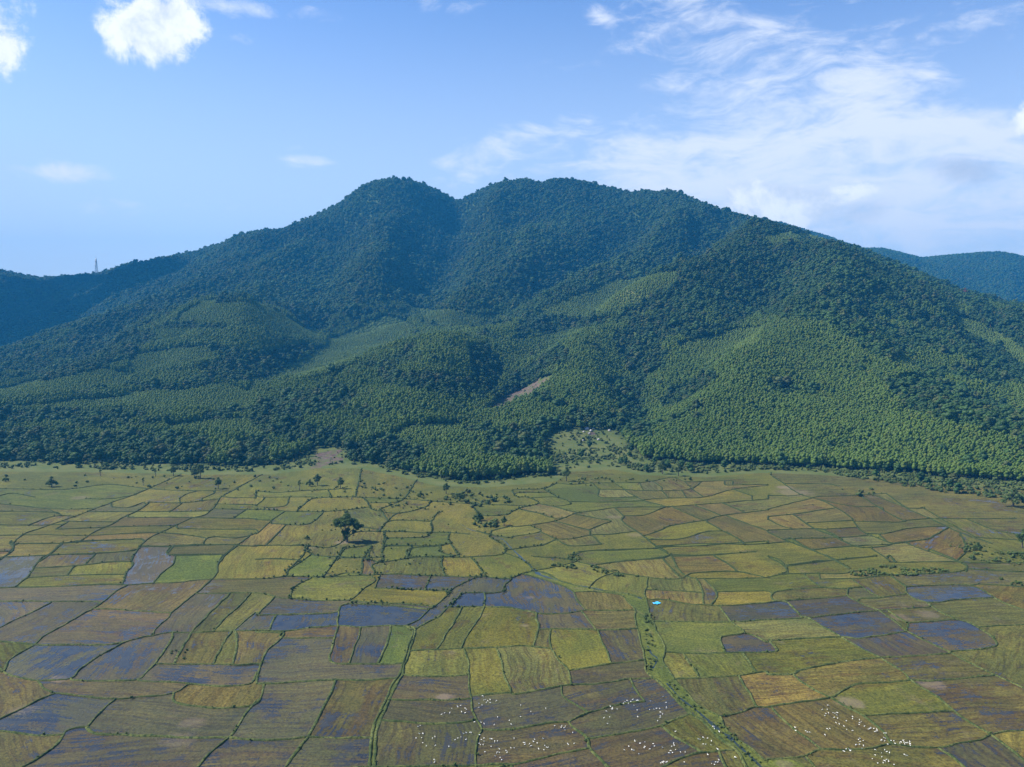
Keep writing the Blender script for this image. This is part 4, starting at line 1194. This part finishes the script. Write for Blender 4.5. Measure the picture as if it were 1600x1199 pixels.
patch([(1005,960),(1022,960),(1028,1040),(1022,1060),(1012,1050)], 90, .12, .36)
patch([(1040,1065),(1060,1070),(1100,1115),(1140,1135),(1190,1195),(1175,1195),(1110,1130),(1060,1100)], 70, .10, .3)
patch([(860,750),(1000,745),(1100,750),(980,755),(900,762)], 50, .3, .8)
patch([(0,742),(300,745),(500,745),(640,758),(640,775),(300,765),(0,762)], 70, .25, .7)
patch([(505,800),(530,790),(560,800),(640,790),(700,800),(700,880),(600,890),(500,900)], 70, .15, .38)
patch([(265,1010),(290,1005),(300,1030),(262,1035)], 14, .15, .3)
TUFT = np.array(TUFT)
scatter('bund_shrubs', TUFT, [first['s'][i] for i in range(NVAR)], 'dotted grass tufts and low shrubs along the bunds and creek', 'scrub', 5)

# creek winding between the right hand bunds
def ribbon(name, pts, zz):
    s = smooth([(a, b) for a, b, _ in pts], 6); wd = np.interp(np.linspace(0, 1, len(s)), np.linspace(0, 1, len(pts)), [c for *_, c in pts])
    P = np.array([ground(*p) for p in s]); T = np.gradient(P, axis=0); T /= np.linalg.norm(T, axis=1)[:, None]; Nn = np.stack([-T[:, 1], T[:, 0]], 1)
    ww = wd*.62*np.clip(.75+1.3*fbm(P[:, 0]/5, P[:, 1]/5, 3), .12, 1.7); n = len(P)
    v = np.r_[np.c_[P-Nn*ww[:, None], np.full(n, zz)], np.c_[P+Nn*ww[:, None], np.full(n, zz)]]
    ii = np.arange(n-1); f = np.stack([ii, ii+1, n+ii+1, n+ii], 1)
    me = np_mesh(name, v, f, [M_water])
    tag(link(bpy.data.objects.new(name, me)), kind='structure')
ribbon('creek', [(722,820,.2),(735,828,.4),(760,834,.3),(785,843,.5),(798,856,.5),(815,872,.6),(828,884,1.0),(840,896,1.8),(848,900,1.),(890,912,.7),(940,922,.8),(985,930,1.3),(1003,936,1.2)], .045)
ribbon('creek', [(1012,1010,.6),(1018,1022,.8),(1027,1030,1.0),(1020,1045,.4)], .045)
ribbon('creek', [(1042,1068,.3),(1060,1088,.9),(1070,1097,.9),(1085,1108,.3),(1102,1122,.5),(1120,1138,1.2),(1137,1150,1.1),(1150,1162,.4),(1175,1185,.6),(1200,1210,.6)], .045)
# ------------------------------------------------------------------ single trees standing in the meadow and fields
def tree_parts(label, px, py, hgt, seed, lumps, trunk, limbs, fol=None, group=None, base=None, leafn=90, leafs=.30, nm='meadow_tree'):
    """lumps: (x, y, z, r) in metres for a 10 m tree, scaled to hgt; trunk, limbs: point lists"""
    rg = np.random.default_rng(seed); k = hgt/10.0; fol = fol or M_lone
    root = bpy.data.objects.new(nm, None); link(root); x, y = base or ground(px, py); root.location = (x, y, float(H(x, y))); tag(root, label, 'tree', group)
    g = Geo(); g.tube([tuple(np.array(p)*k) for p in trunk], [r*k for r in np.linspace(.42, .20, len(trunk))], 0, 9)
    link(bpy.data.objects.new('trunk', g.mesh('trunk', [M_bark], True)), root)
    for lb in limbs:
        g = Geo(); g.tube([tuple(np.array(p)*k) for p in lb], [r*k for r in np.linspace(.19, .05, len(lb))], 0, 6)
        link(bpy.data.objects.new('limb', g.mesh('limb', [M_bark], True)), root)
    g = Geo()
    for (lx, ly, lz, lr) in lumps:
        for q in range(5):
            d = rg.normal(size=3); d /= np.linalg.norm(d); c = np.array((lx, ly, lz))*k+d*lr*k*.5*np.array((1, 1, .7)); r = np.array((1, 1, .8))*lr*k*rg.uniform(.38, .62)
            g.lump(c, r*.72, rg, 0, ICO1, .3); g.leaves(shell(rg, leafn, c, r), leafs*k**.5, rg); g.leaves(shell(rg, leafn//3, c, r*1.3), leafs*.8*k**.5, rg)
    link(bpy.data.objects.new('crown', g.mesh('crown', [fol])), root)
    return root
TR = [(0,0,-.4),(.05,0,1.0),(0,.05,2.2),(.1,0,3.6)]
tree_parts('large solitary tree with a broad split crown, casting its shadow on the grass', 542.3, 847.5, 12.6, 3,
    [(-4.2,.3,6.6,1.9),(-2.6,0,7.2,1.7),(-.6,-.8,7.6,1.6),(.8,.5,6.8,1.6),(2.4,.2,7.2,1.6),(-1.6,.8,6.2,1.4),(3.4,.4,6.0,1.6),(0,.6,9.1,1.4),(-3.4,-.6,7.6,1.3),(-3.2,.9,6.2,1.2),(-1.6,.2,7.9,1.25),(-.1,.3,8.9,1.5),(1.0,-.4,8.3,1.45),(1.9,.8,7.5,1.3),(3.0,0,6.6,1.5),(3.9,-.5,5.9,1.45),(4.8,.6,5.5,1.1),(3.6,.8,4.9,1.0),(2.6,-.9,4.1,.7),
     (-.9,-.3,3.6,1.0),(-1.1,.4,2.6,.85),(.1,-.6,3.4,.9),(.2,.2,4.4,.9),(-.6,-.5,1.9,.6),(-.4,1.6,7.4,1.4),(1.2,-1.8,7.0,1.3),(-1.8,-1.6,6.6,1.2),(2.2,3.1,.0+3.0,.55),(0,2.4,6.6,1.2)],
    [(0,0,-.5),(.05,0,.8),(-.05,.05,2.0),(.1,0,3.3)],
    [[(0,0,2.6),(-1.5,.2,4.4),(-3.0,.2,5.8),(-3.9,.3,6.8)],[(.1,0,3.0),(-.5,.2,5.0),(-.3,.3,7.0),(0,.2,8.8)],[(.1,0,3.1),(.8,0,5.4),(1.3,.1,7.0),(1.5,0,8.0)],[(.1,0,2.8),(1.7,0,4.2),(3.0,0,5.4),(4.0,0,6.0)],[(.05,0,3.0),(0,-1.0,4.8),(-.9,-1.5,6.2)],[(.05,0,3.0),(.2,1.2,4.8),(0,2.2,6.4)]], leafn=120, leafs=.24, nm='lone_tree')
round_l = [(0,0,7.2,2.0),(-1.6,.3,5.8,1.8),(1.6,-.2,6.0,1.9),(0,-1.5,5.2,1.7),(0,1.5,5.6,1.8),(.9,.8,4.2,1.4),(-1.2,-.8,4.0,1.3),(.2,0,8.6,1.2)]
low_l = [(0,0,4.6,2.2),(-2.3,.3,3.4,1.9),(2.3,-.2,3.6,2.0),(0,-1.6,2.4,1.8),(1.2,1.2,3.0,1.7),(-3.6,.3,2.2,1.3),(3.5,0,2.2,1.3),(.3,0,6.6,1.2)]
thin_l = [(0,0,8.3,.9),(-.9,.3,7.0,.9),(.8,-.2,6.4,.8),(-.4,-.5,5.4,.7),(.6,.5,8.9,.6)]
LB = [[(.1,0,3.2),(-.9,.1,4.8),(-1.5,.2,6.0)],[(.1,0,3.3),(1.0,0,5.0),(1.5,0,6.2)],[(.1,0,3.4),(.1,.3,5.6),(0,0,7.4)]]
for lab, px, py, h, ls in [
    ('taller of the pair of round dark trees at the left meadow edge', 313, 748, 9.6, round_l), ('shorter paler tree of the pair at the left meadow edge', 304, 748, 7.2, round_l),
    ('small round tree alone on the grass just below the dark pair', 341, 764, 7.2, round_l), ('small thin sapling on the left meadow above the long diagonal bund', 224, 759, 5.0, thin_l),
    ('spreading low dark tree in the left meadow above the shallow puddle', 81, 761, 8.4, low_l), ('small dark bushy tree at the far left border of the meadow', 9, 753, 4.6, low_l),
    ('bare thin sapling near the wood edge, leftmost of three', 157, 744, 5.4, thin_l), ('thin sapling near the wood edge, middle of three', 243, 745, 5.6, thin_l), ('pale tree near the wood edge, rightmost of three', 271, 744, 7.0, round_l),
    ('upright dark tree on the meadow below the bare brown patch', 496, 759, 7.6, round_l), ('bushy pale tree left of the upright dark one, below the bare patch', 484, 760, 5.4, low_l),
    ('round dark tree with a shadow, on the meadow right of the upright pair', 532, 764, 7.2, round_l), ('thin sapling on the bund crossing above the tan field', 468, 766, 6.2, thin_l),
    ('narrow dark tree just in front of the central dark wood', 697, 772, 6.8, round_l), ('low wide bush-like tree left of the narrow dark tree', 657, 777, 4.6, low_l), ('low dark tree right of and below the narrow tree', 718, 783, 6.0, low_l),
    ('tiny round tree beside the start of the creek', 787.5, 822, 5.0, round_l), ('bushy tree in the thicket left of the creek start', 747, 814, 6.2, low_l), ('tiny dark bush-like tree left of the large solitary tree', 480, 843.5, 2.8, low_l),
    ('dark tree at the right border of the picture beside a sandy bank', 1597, 856, 8.6, round_l), ('bushy dark tree in the scrub patch left of the right border tree', 1527, 860, 4.8, low_l),
    ('huge dark spreading tree at the forest edge near the right border', 1583, 792, 13.5, low_l), ('dark tree on the forest fringe right of the rocky clearing', 1035, 741, 9.5, round_l), ('second dark tree on the fringe, in front of the tall plantation', 1060, 744, 8.0, round_l),
    ('dark round tree at the right end of the central dark wood', 885, 752, 9.0, round_l), ('tall dark tree left of the bare brown patch', 398, 727, 12.5, low_l)]:
    tree_parts(lab, px, py, h, int(px*7+py), ls, TR, LB if h > 4.9 else LB[:2], group=None, leafn=40, leafs=.26)
for px, py, h, lab in ((1506, 459, 11, 'reddish leaved tree on the far right ridge line'), (1516, 461, 7.5, 'smaller reddish tree right of the larger one on the far right ridge')):
    ra_ = ray_tan(px, py)[0]; Dt = np.arange(900., 1900., 5.); zt_ = H(ra_*Dt, Dt); k = int(((zt_-CAMZ)/Dt).argmax())
    tree_parts(lab, px, py, h*1.25, px, low_l, TR, LB, fol=M_redleaf, base=(ra_*Dt[k], Dt[k]-3), leafn=30, leafs=.3)
# dark pointed tree on the saddle between the summits
x, y, z = at_dist(732, 306, 2085)
o = bpy.data.objects.new('saddle_tree', None); link(o); o.location = (x, y, float(H(x, y))); tag(o, 'tall pointed tree standing out on the saddle between the two summits', 'tree')
g = Geo(); g.tube([(0,0,-2),(0,0,8),(0,0,14)], [.6,.4,.2], 0); link(bpy.data.objects.new('trunk', g.mesh('trunk', [M_bark])), o)
g = Geo(); rg = np.random.default_rng(5)
for i in range(7): g.lump((rg.normal()*.6, rg.normal()*.6, 5+i*1.5), (3.2-.2*i, 3.2-.2*i, 2.0), rg, 0, ICO1, .35)
link(bpy.data.objects.new('crown', g.mesh('crown', [M_lone])), o)

# ------------------------------------------------------------------ plain painted or weathered surfaces
def plain(name, c, rough=.6, var=.15, sc=3.0, metal=0.0):
    m, N = mat(name); pos = N.n('ShaderNodeTexCoord').outputs['Object']
    f = N.noise(pos, sc, 4, .6)
    out(N, N.n('ShaderNodeBsdfPrincipled', {'Base Color': N.mix(f, tuple(q*(1-var*2) for q in c), tuple(min(1, q*(1+var)) for q in c)), 'Roughness': rough, 'Metallic': metal}).outputs[0]); return m
M_steel = plain('galvanised_steel', (.42,.44,.46), .5, .1, 1, .3); M_red = plain('red_paint', (.45,.10,.07), .5); M_dish = plain('dish_paint', (.20,.22,.24), .4)
M_egret = plain('white_feathers', (.72,.72,.70), .7, .04, 9); M_bill = plain('yellow_bill', (.55,.36,.06), .5); M_legs = plain('dark_legs', (.05,.05,.04), .6)
M_tarp = plain('blue_tarpaulin', (.05,.38,.72), .4, .1); M_rock = plain('grey_rock', (.36,.34,.33), .85, .25, .8); M_straw = plain('straw_stalk', (.4,.34,.2), .8)

# lattice tower on the left ridge
ra_ = ray_tan(151, 428)[0]; Dt = np.arange(1700., 2400., 6.); zt_ = H(ra_*Dt, Dt); k = int(((zt_-CAMZ)/Dt).argmax()); x, y, z = ra_*Dt[k], Dt[k], float(zt_[k])
tw = bpy.data.objects.new('lattice_tower', None); link(tw); tw.location = (x, y, z); tag(tw, 'tall grey lattice radio mast standing on the left ridge against the sky', 'mast')
HT = 56.0; hw = lambda t: 3.6*(1-t)+.9*t if t < .72 else (1.9-(t-.72)/.28*1.6)
hw = lambda t: 3.9-2.9*min(t/.8, 1)-.6*max(0, (t-.8)/.2)
def post(g, a, b, r, k=5): g.tube([a, b], [r, r], 0, k)
for sx, sy in ((1,1),(1,-1),(-1,1),(-1,-1)):
    g = Geo(); pts = [(sx*hw(t), sy*hw(t), -1+t*(HT+1)) for t in np.linspace(0, .88, 9)]
    g.tube(pts, [.32]*9, 0, 5); link(bpy.data.objects.new('leg', g.mesh('leg', [M_steel])), tw)
g = Geo(); lv = np.linspace(.04, .88, 15)
for i in range(len(lv)-1):
    a, b = lv[i], lv[i+1]; A = hw(a); B = hw(b); za, zb = a*HT, b*HT
    for (p, q) in (((-1,-1),(1,-1)),((1,-1),(1,1)),((1,1),(-1,1)),((-1,1),(-1,-1))):
        post(g, (p[0]*A,p[1]*A,za), (q[0]*B,q[1]*B,zb), .13, 4); post(g, (q[0]*A,q[1]*A,za), (p[0]*B,p[1]*B,zb), .13, 4); post(g, (p[0]*A,p[1]*A,za), (q[0]*A,q[1]*A,za), .12, 4)
link(bpy.data.objects.new('bracing', g.mesh('bracing', [M_steel])), tw)
g = Geo(); g.tube([(0,0,.86*HT),(0,0,.96*HT),(0,0,1.04*HT)], [.35,.25,.1], 0, 6); link(bpy.data.objects.new('top_spike', g.mesh('top_spike', [M_steel])), tw)
for (a, zz, rr) in ((-1.7,.74,1.5),(-1.2,.66,1.3),(-2.2,.52,1.5),(.3,.80,1.1),(-2.0,.60,1.2)):
    g = Geo(); c = Vector((math.cos(a)*hw(zz)*1.5, math.sin(a)*hw(zz)*1.5, zz*HT)); d = Vector((math.cos(a), math.sin(a), 0))
    g.tube([c-d*.9, c-d*.5, c, c+d*.35], [.3, rr*.75, rr, rr*.98], 0, 14); link(bpy.data.objects.new('dish_antenna', g.mesh('dish_antenna', [M_dish], True)), tw)
g = Geo(); zz = .70*HT; A = hw(.7)*1.7
for sx, sy, ex_, ey_ in ((-1,-1,1,-1),(1,-1,1,1),(1,1,-1,1),(-1,1,-1,-1)): post(g, (sx*A,sy*A,zz), (ex_*A,ey_*A,zz), .18, 4); post(g, (sx*A,sy*A,zz+1.1), (ex_*A,ey_*A,zz+1.1), .1, 4); post(g, (sx*A,sy*A,zz-.2), (sx*A,sy*A,zz+1.2), .1, 4)
link(bpy.data.objects.new('work_platform', g.mesh('work_platform', [M_steel])), tw)

# ------------------------------------------------------------------ egrets
def egret_mesh(pose):
    g = Geo()
    if pose == 0:   spine = [(-.36,0,.40),(-.24,0,.44),(-.08,0,.47),(.08,0,.50),(.17,0,.56),(.20,0,.64),(.16,0,.72),(.17,0,.80),(.22,0,.85),(.27,0,.85)]; bill = [(.26,0,.85),(.40,0,.83)]
    elif pose == 1: spine = [(-.36,0,.44),(-.24,0,.46),(-.08,0,.46),(.08,0,.45),(.20,0,.44),(.30,0,.40),(.38,0,.30),(.44,0,.22),(.49,0,.17),(.53,0,.14)]; bill = [(.52,0,.14),(.62,0,.03)]
    else:           spine = [(-.36,0,.38),(-.24,0,.42),(-.08,0,.46),(.06,0,.50),(.12,0,.54),(.15,0,.58),(.14,0,.62),(.15,0,.65),(.19,0,.68),(.24,0,.67)]; bill = [(.23,0,.67),(.37,0,.62)]
    rad = [.02,.07,.115,.11,.065,.038,.030,.030,.044,.022]
    g.tube(spine, rad, 0, 8)
    for s in (-1, 1): g.lump((-.13, s*.085, .45 if pose != 1 else .46), (.24, .045, .095), np.random.default_rng(1), 0, ICO2, .05)
    g.tube(bill, [.016,.004], 1, 5)
    for s in (-1, 1): g.tube([(0, s*.045, .42), (-.03*s, s*.045, .22), (.02*s, s*.045, -.02)], [.016, .011, .010], 2, 5)
    return g.mesh('egret', [M_egret, M_bill, M_legs], True)
EG = [egret_mesh(i) for i in range(3)]
def conv(x0, y0, s, lst): return [[(x0+a/s, y0+b/s) for a, b in zip(q[0][::2], q[0][1::2])]+[q[1], q[2], q[3]] for q in lst]
# (line of picture points, spread in px, count, where)
FLOCK = []
def flock(x0, line, spread, n, where, s=3.34, y0=840): FLOCK.append(([(x0+line[i]/s, y0+line[i+1]/s) for i in range(0, len(line), 2)], spread, n, where))
flock(400, (965,940,1020,915,1080,880), 1.3, 11, 'in the brown paddy left of the narrow middle bund'); flock(400, (1040,915,1100,900), 2.5, 8, 'in the brown paddy left of the narrow middle bund')
flock(400, (1155,875,1200,850,1285,848), 3, 18, 'in the dark paddy right of the narrow middle bund'); flock(400, (1180,900,1330,960), 10, 10, 'in the dark paddy right of the narrow middle bund')
flock(400, (845,1000,852,1090), 3.5, 12, 'in the large purple paddy at the bottom'); flock(400, (900,1000,985,1100,1030,1120), 9, 9, 'in the large purple paddy at the bottom'); flock(400, (1065,1050,1120,1030), 3, 10, 'in the large purple paddy at the bottom')
flock(400, (1160,1080,1230,1055), 5, 15, 'in the lower dark paddy right of the narrow bund'); flock(400, (1190,1110,1330,1115), 6, 14, 'in the lower dark paddy right of the narrow bund'); flock(400, (1270,1160,1300,1155), 2.5, 5, 'in the lower dark paddy right of the narrow bund'); flock(400, (905,1165,940,1175), 2, 3, 'in the large purple paddy at the bottom')
flock(800, (10,1080,80,1085,140,1080), 4.5, 20, 'in the lower dark paddy right of the narrow bund'); flock(800, (50,880,75,940,130,905), 7, 8, 'in the dark paddy right of the narrow middle bund'); flock(800, (240,985,310,1010), 6, 10, 'in the lower dark paddy right of the narrow bund'); flock(800, (160,1100,195,1075), 3, 6, 'in the lower dark paddy right of the narrow bund'); flock(800, (280,1080,320,1085), 2.5, 5, 'in the lower dark paddy right of the narrow bund')
flock(800, (480,922,560,892,650,856), 1.6, 20, 'along the thick bund in the middle of the lower field'); flock(800, (650,880,740,870,810,900), 8, 18, 'in the green brown paddy below the thick bund'); flock(800, (745,925,790,940), 5, 9, 'in the green brown paddy below the thick bund'); flock(800, (430,958,600,990), 5, 3, 'in the green brown paddy below the thick bund')
flock(800, (625,1100,700,1105), 7, 20, 'in the dark paddy left of the creek'); flock(800, (780,1055,860,1120,890,1145), 9, 22, 'in the dark paddy left of the creek'); flock(800, (775,1185,810,1180), 2, 7, 'in the dark paddy left of the creek')
flock(800, (970,1045,1020,1075,1080,1120), 3.5, 16, 'in the small paddy touching the creek'); flock(800, (1050,990,1085,1025), .9, 9, 'in a tight line on the creek bank'); flock(800, (1050,1185,1085,1175), 2.5, 7, 'below the small creek paddy at the bottom border'); flock(800, (1155,1154,1175,1156), .8, 3, 'on the green strip left of the creek')
flock(1200, (260,885,335,930), 3.5, 11, 'in the upper part of the right hand flock'); flock(1200, (365,920,400,990), 4.5, 16, 'in the upper part of the right hand flock'); flock(1200, (430,955,480,985), 4.5, 9, 'in the upper part of the right hand flock')
flock(1200, (510,1008,560,1000,600,1020), 2.3, 20, 'in the dense middle of the right hand flock'); flock(1200, (595,1040,650,1080), 3, 10, 'in the dense middle of the right hand flock'); flock(1200, (645,1078,745,1088), 1.3, 19, 'along the bund crossing the right hand flock')
flock(1200, (395,1120,425,1125), 1.8, 9, 'below the bund, left end of the right hand flock'); flock(1200, (460,1060,495,1110), 3.5, 12, 'below the bund, left end of the right hand flock'); flock(1200, (540,1110,640,1150), 5, 14, 'below the bund in the right hand flock'); flock(1200, (590,1180,660,1172), 3, 11, 'below the bund in the right hand flock')
flock(1200, (710,1150,735,1152), 1, 2, 'below the bund in the right hand flock'); flock(1200, (140,1005,142,1020), 1, 3, 'beside the bund left of the right hand flock'); flock(1200, (185,1015,215,1035), 1, 4, 'beside the bund left of the right hand flock'); flock(1200, (322,985,298,1045), 1.5, 3, 'in the upper part of the right hand flock'); flock(1200, (235,940,237,942), .5, 1, 'apart from the others, in the paddy left of the right hand flock'); flock(1200, (678,572,679,573), .3, 1, 'alone in the brown purple paddy far above the flocks')
re_ = random.Random(3); ne = 0; TOT = sum(q[2] for q in FLOCK)
for line, sp, n, where in FLOCK:
    n = max(1, round(n*min(1, 296/TOT))) if n > 3 else n
    for i in range(n):
        if ne >= 299: break
        t = re_.random()*(len(line)-1); k = int(t); u = t-k
        px = line[k][0]*(1-u)+line[k+1][0]*u+re_.gauss(0, sp*1.6); py = line[k][1]*(1-u)+line[k+1][1]*u+re_.gauss(0, sp*1.1)
        x, y = ground(px, py); o = bpy.data.objects.new('egret', EG[re_.choices((0,1,2),(4,4,2))[0]]); link(o); ne += 1
        o.location = (x, y, .05 if 'bund' not in where or sp > 2 else .4); o.rotation_euler = (0, 0, re_.uniform(0, 6.28)); s = re_.uniform(.50, .68); o.scale = (s, s, s)
        tag(o, 'small white egret '+where+('' if n == 1 else ''), 'bird', None if n == 1 and 'alone' in where else 'egrets '+where)
print('egrets', ne, TOT)

# crumpled blue tarpaulin on the field
g = Geo(); rg = np.random.default_rng(9); nn = 16; vs = []
for j in range(nn):
    for i in range(nn):
        u, v = i/(nn-1)-.5, j/(nn-1)-.5; w_ = 1.2*(1-.8*abs(u)) if i > 4 else .6
        vs.append((u*2.6, v*2.0*w_+.3*math.sin(u*7), .10+.28*abs(math.sin(u*9+v*5))*rg.uniform(.5, 1)))
fs = [(j*nn+i, j*nn+i+1, (j+1)*nn+i+1) for j in range(nn-1) for i in range(nn-1)]+[(j*nn+i, (j+1)*nn+i+1, (j+1)*nn+i) for j in range(nn-1) for i in range(nn-1)]
g.add(vs, fs); o = link(bpy.data.objects.new('tarpaulin', g.mesh('tarpaulin', [M_tarp]))); o.location = (*ground(1026, 943.5), .05); o.rotation_euler[2] = .15
tag(o, 'crumpled bright blue tarpaulin lying in the paddy right of the creek', 'tarpaulin')

# boulders of the clearing
for i, (px, py, r, lab) in enumerate([(917,672,2.0,'largest grey boulder at the top of the rocky clearing'),(923,674,1.4,'grey boulder right of the largest one in the clearing'),(927,671,1.1,'small boulder at the upper rim of the clearing'),(921,679,1.2,'grey boulder just below the largest one'),
      (912,676,1.1,'small boulder left of the largest one'),(935,688,1.3,'pale boulder in the middle of the clearing, by itself'),(911,689,1.0,'pale small rock at the left side of the clearing'),(952,674,1.2,'grey rock at the upper right of the clearing'),(770,645,1.2,'pale rock at the lower end of the bare reddish gully strip')]):
    a, b, c = pray(px, py); t = 450.0
    while t < 900 and CAMZ+c*t > float(H(a*t, b*t)): t += 1.0
    rg = np.random.default_rng(40+i); g = Geo(); g.lump((0,0,r*.3), (r, r*.8, r*.7), rg, 0, ICO2, .16)
    o = link(bpy.data.objects.new('boulder', g.mesh('boulder', [M_rock]))); o.location = (a*t, b*t, float(H(a*t, b*t))); o.rotation_euler[2] = i*1.3; tag(o, lab, 'boulder')

# the cumulus whose shadow lies on the left ridge, itself up and left of the picture
m, N = mat('cloud_mass'); out(N, N.n('ShaderNodeBsdfDiffuse', {0: (.9, .9, .92, 1), 1: 1.0}).outputs[0])
g = Geo(); rg = np.random.default_rng(77); alt = 1150.0
for px, D, r in [(-60,1950,230),(20,1800,210),(100,1780,200),(190,1850,190),(60,1980,220),(230,1960,130),(-200,1900,260),(-40,1650,190),(-180,1650,240),(-350,1800,300),(-320,1500,260),(255,1850,100),(150,2020,150),(-150,2200,300),(100,2150,200),(285,1930,60),(20,1560,110),(90,1640,90)]:
    x, y, z = at_dist(px, 480, D); z = float(H(x, y)); k = (alt-z)/SUN.z
    g.lump((x+SUN.x*k, y+SUN.y*k, alt), (r*.62, r*.62, r*.40), rg, 0, ICO2, .16)
o = link(bpy.data.objects.new('cloud', g.mesh('cloud', [m], True))); tag(o, 'white cumulus cloud high over the left ridge, casting its shadow on it', 'cloud')

# ------------------------------------------------------------------ air: pale blue haze
me = np_mesh('haze', [(a*4400, b*4400, c) for c in (-2.4, 500) for b in (-1, 1) for a in (-1, 1)], [(0,2,3,1),(4,5,7,6),(0,1,5,4),(2,6,7,3),(0,4,6,2),(1,3,7,5)])
m = bpy.data.materials.new('haze_air'); m.use_nodes = True; N = NT(m.node_tree)
vol = N.n('ShaderNodeVolumePrincipled', {'Color': (.04, .36, .84, 1), 'Density': .00015, 'Anisotropy': .1})
o_ = N.n('ShaderNodeOutputMaterial'); N.t.links.new(vol.outputs[0], o_.inputs['Volume']); me.materials.append(m)
tag(link(bpy.data.objects.new('haze', me)), kind='stuff')
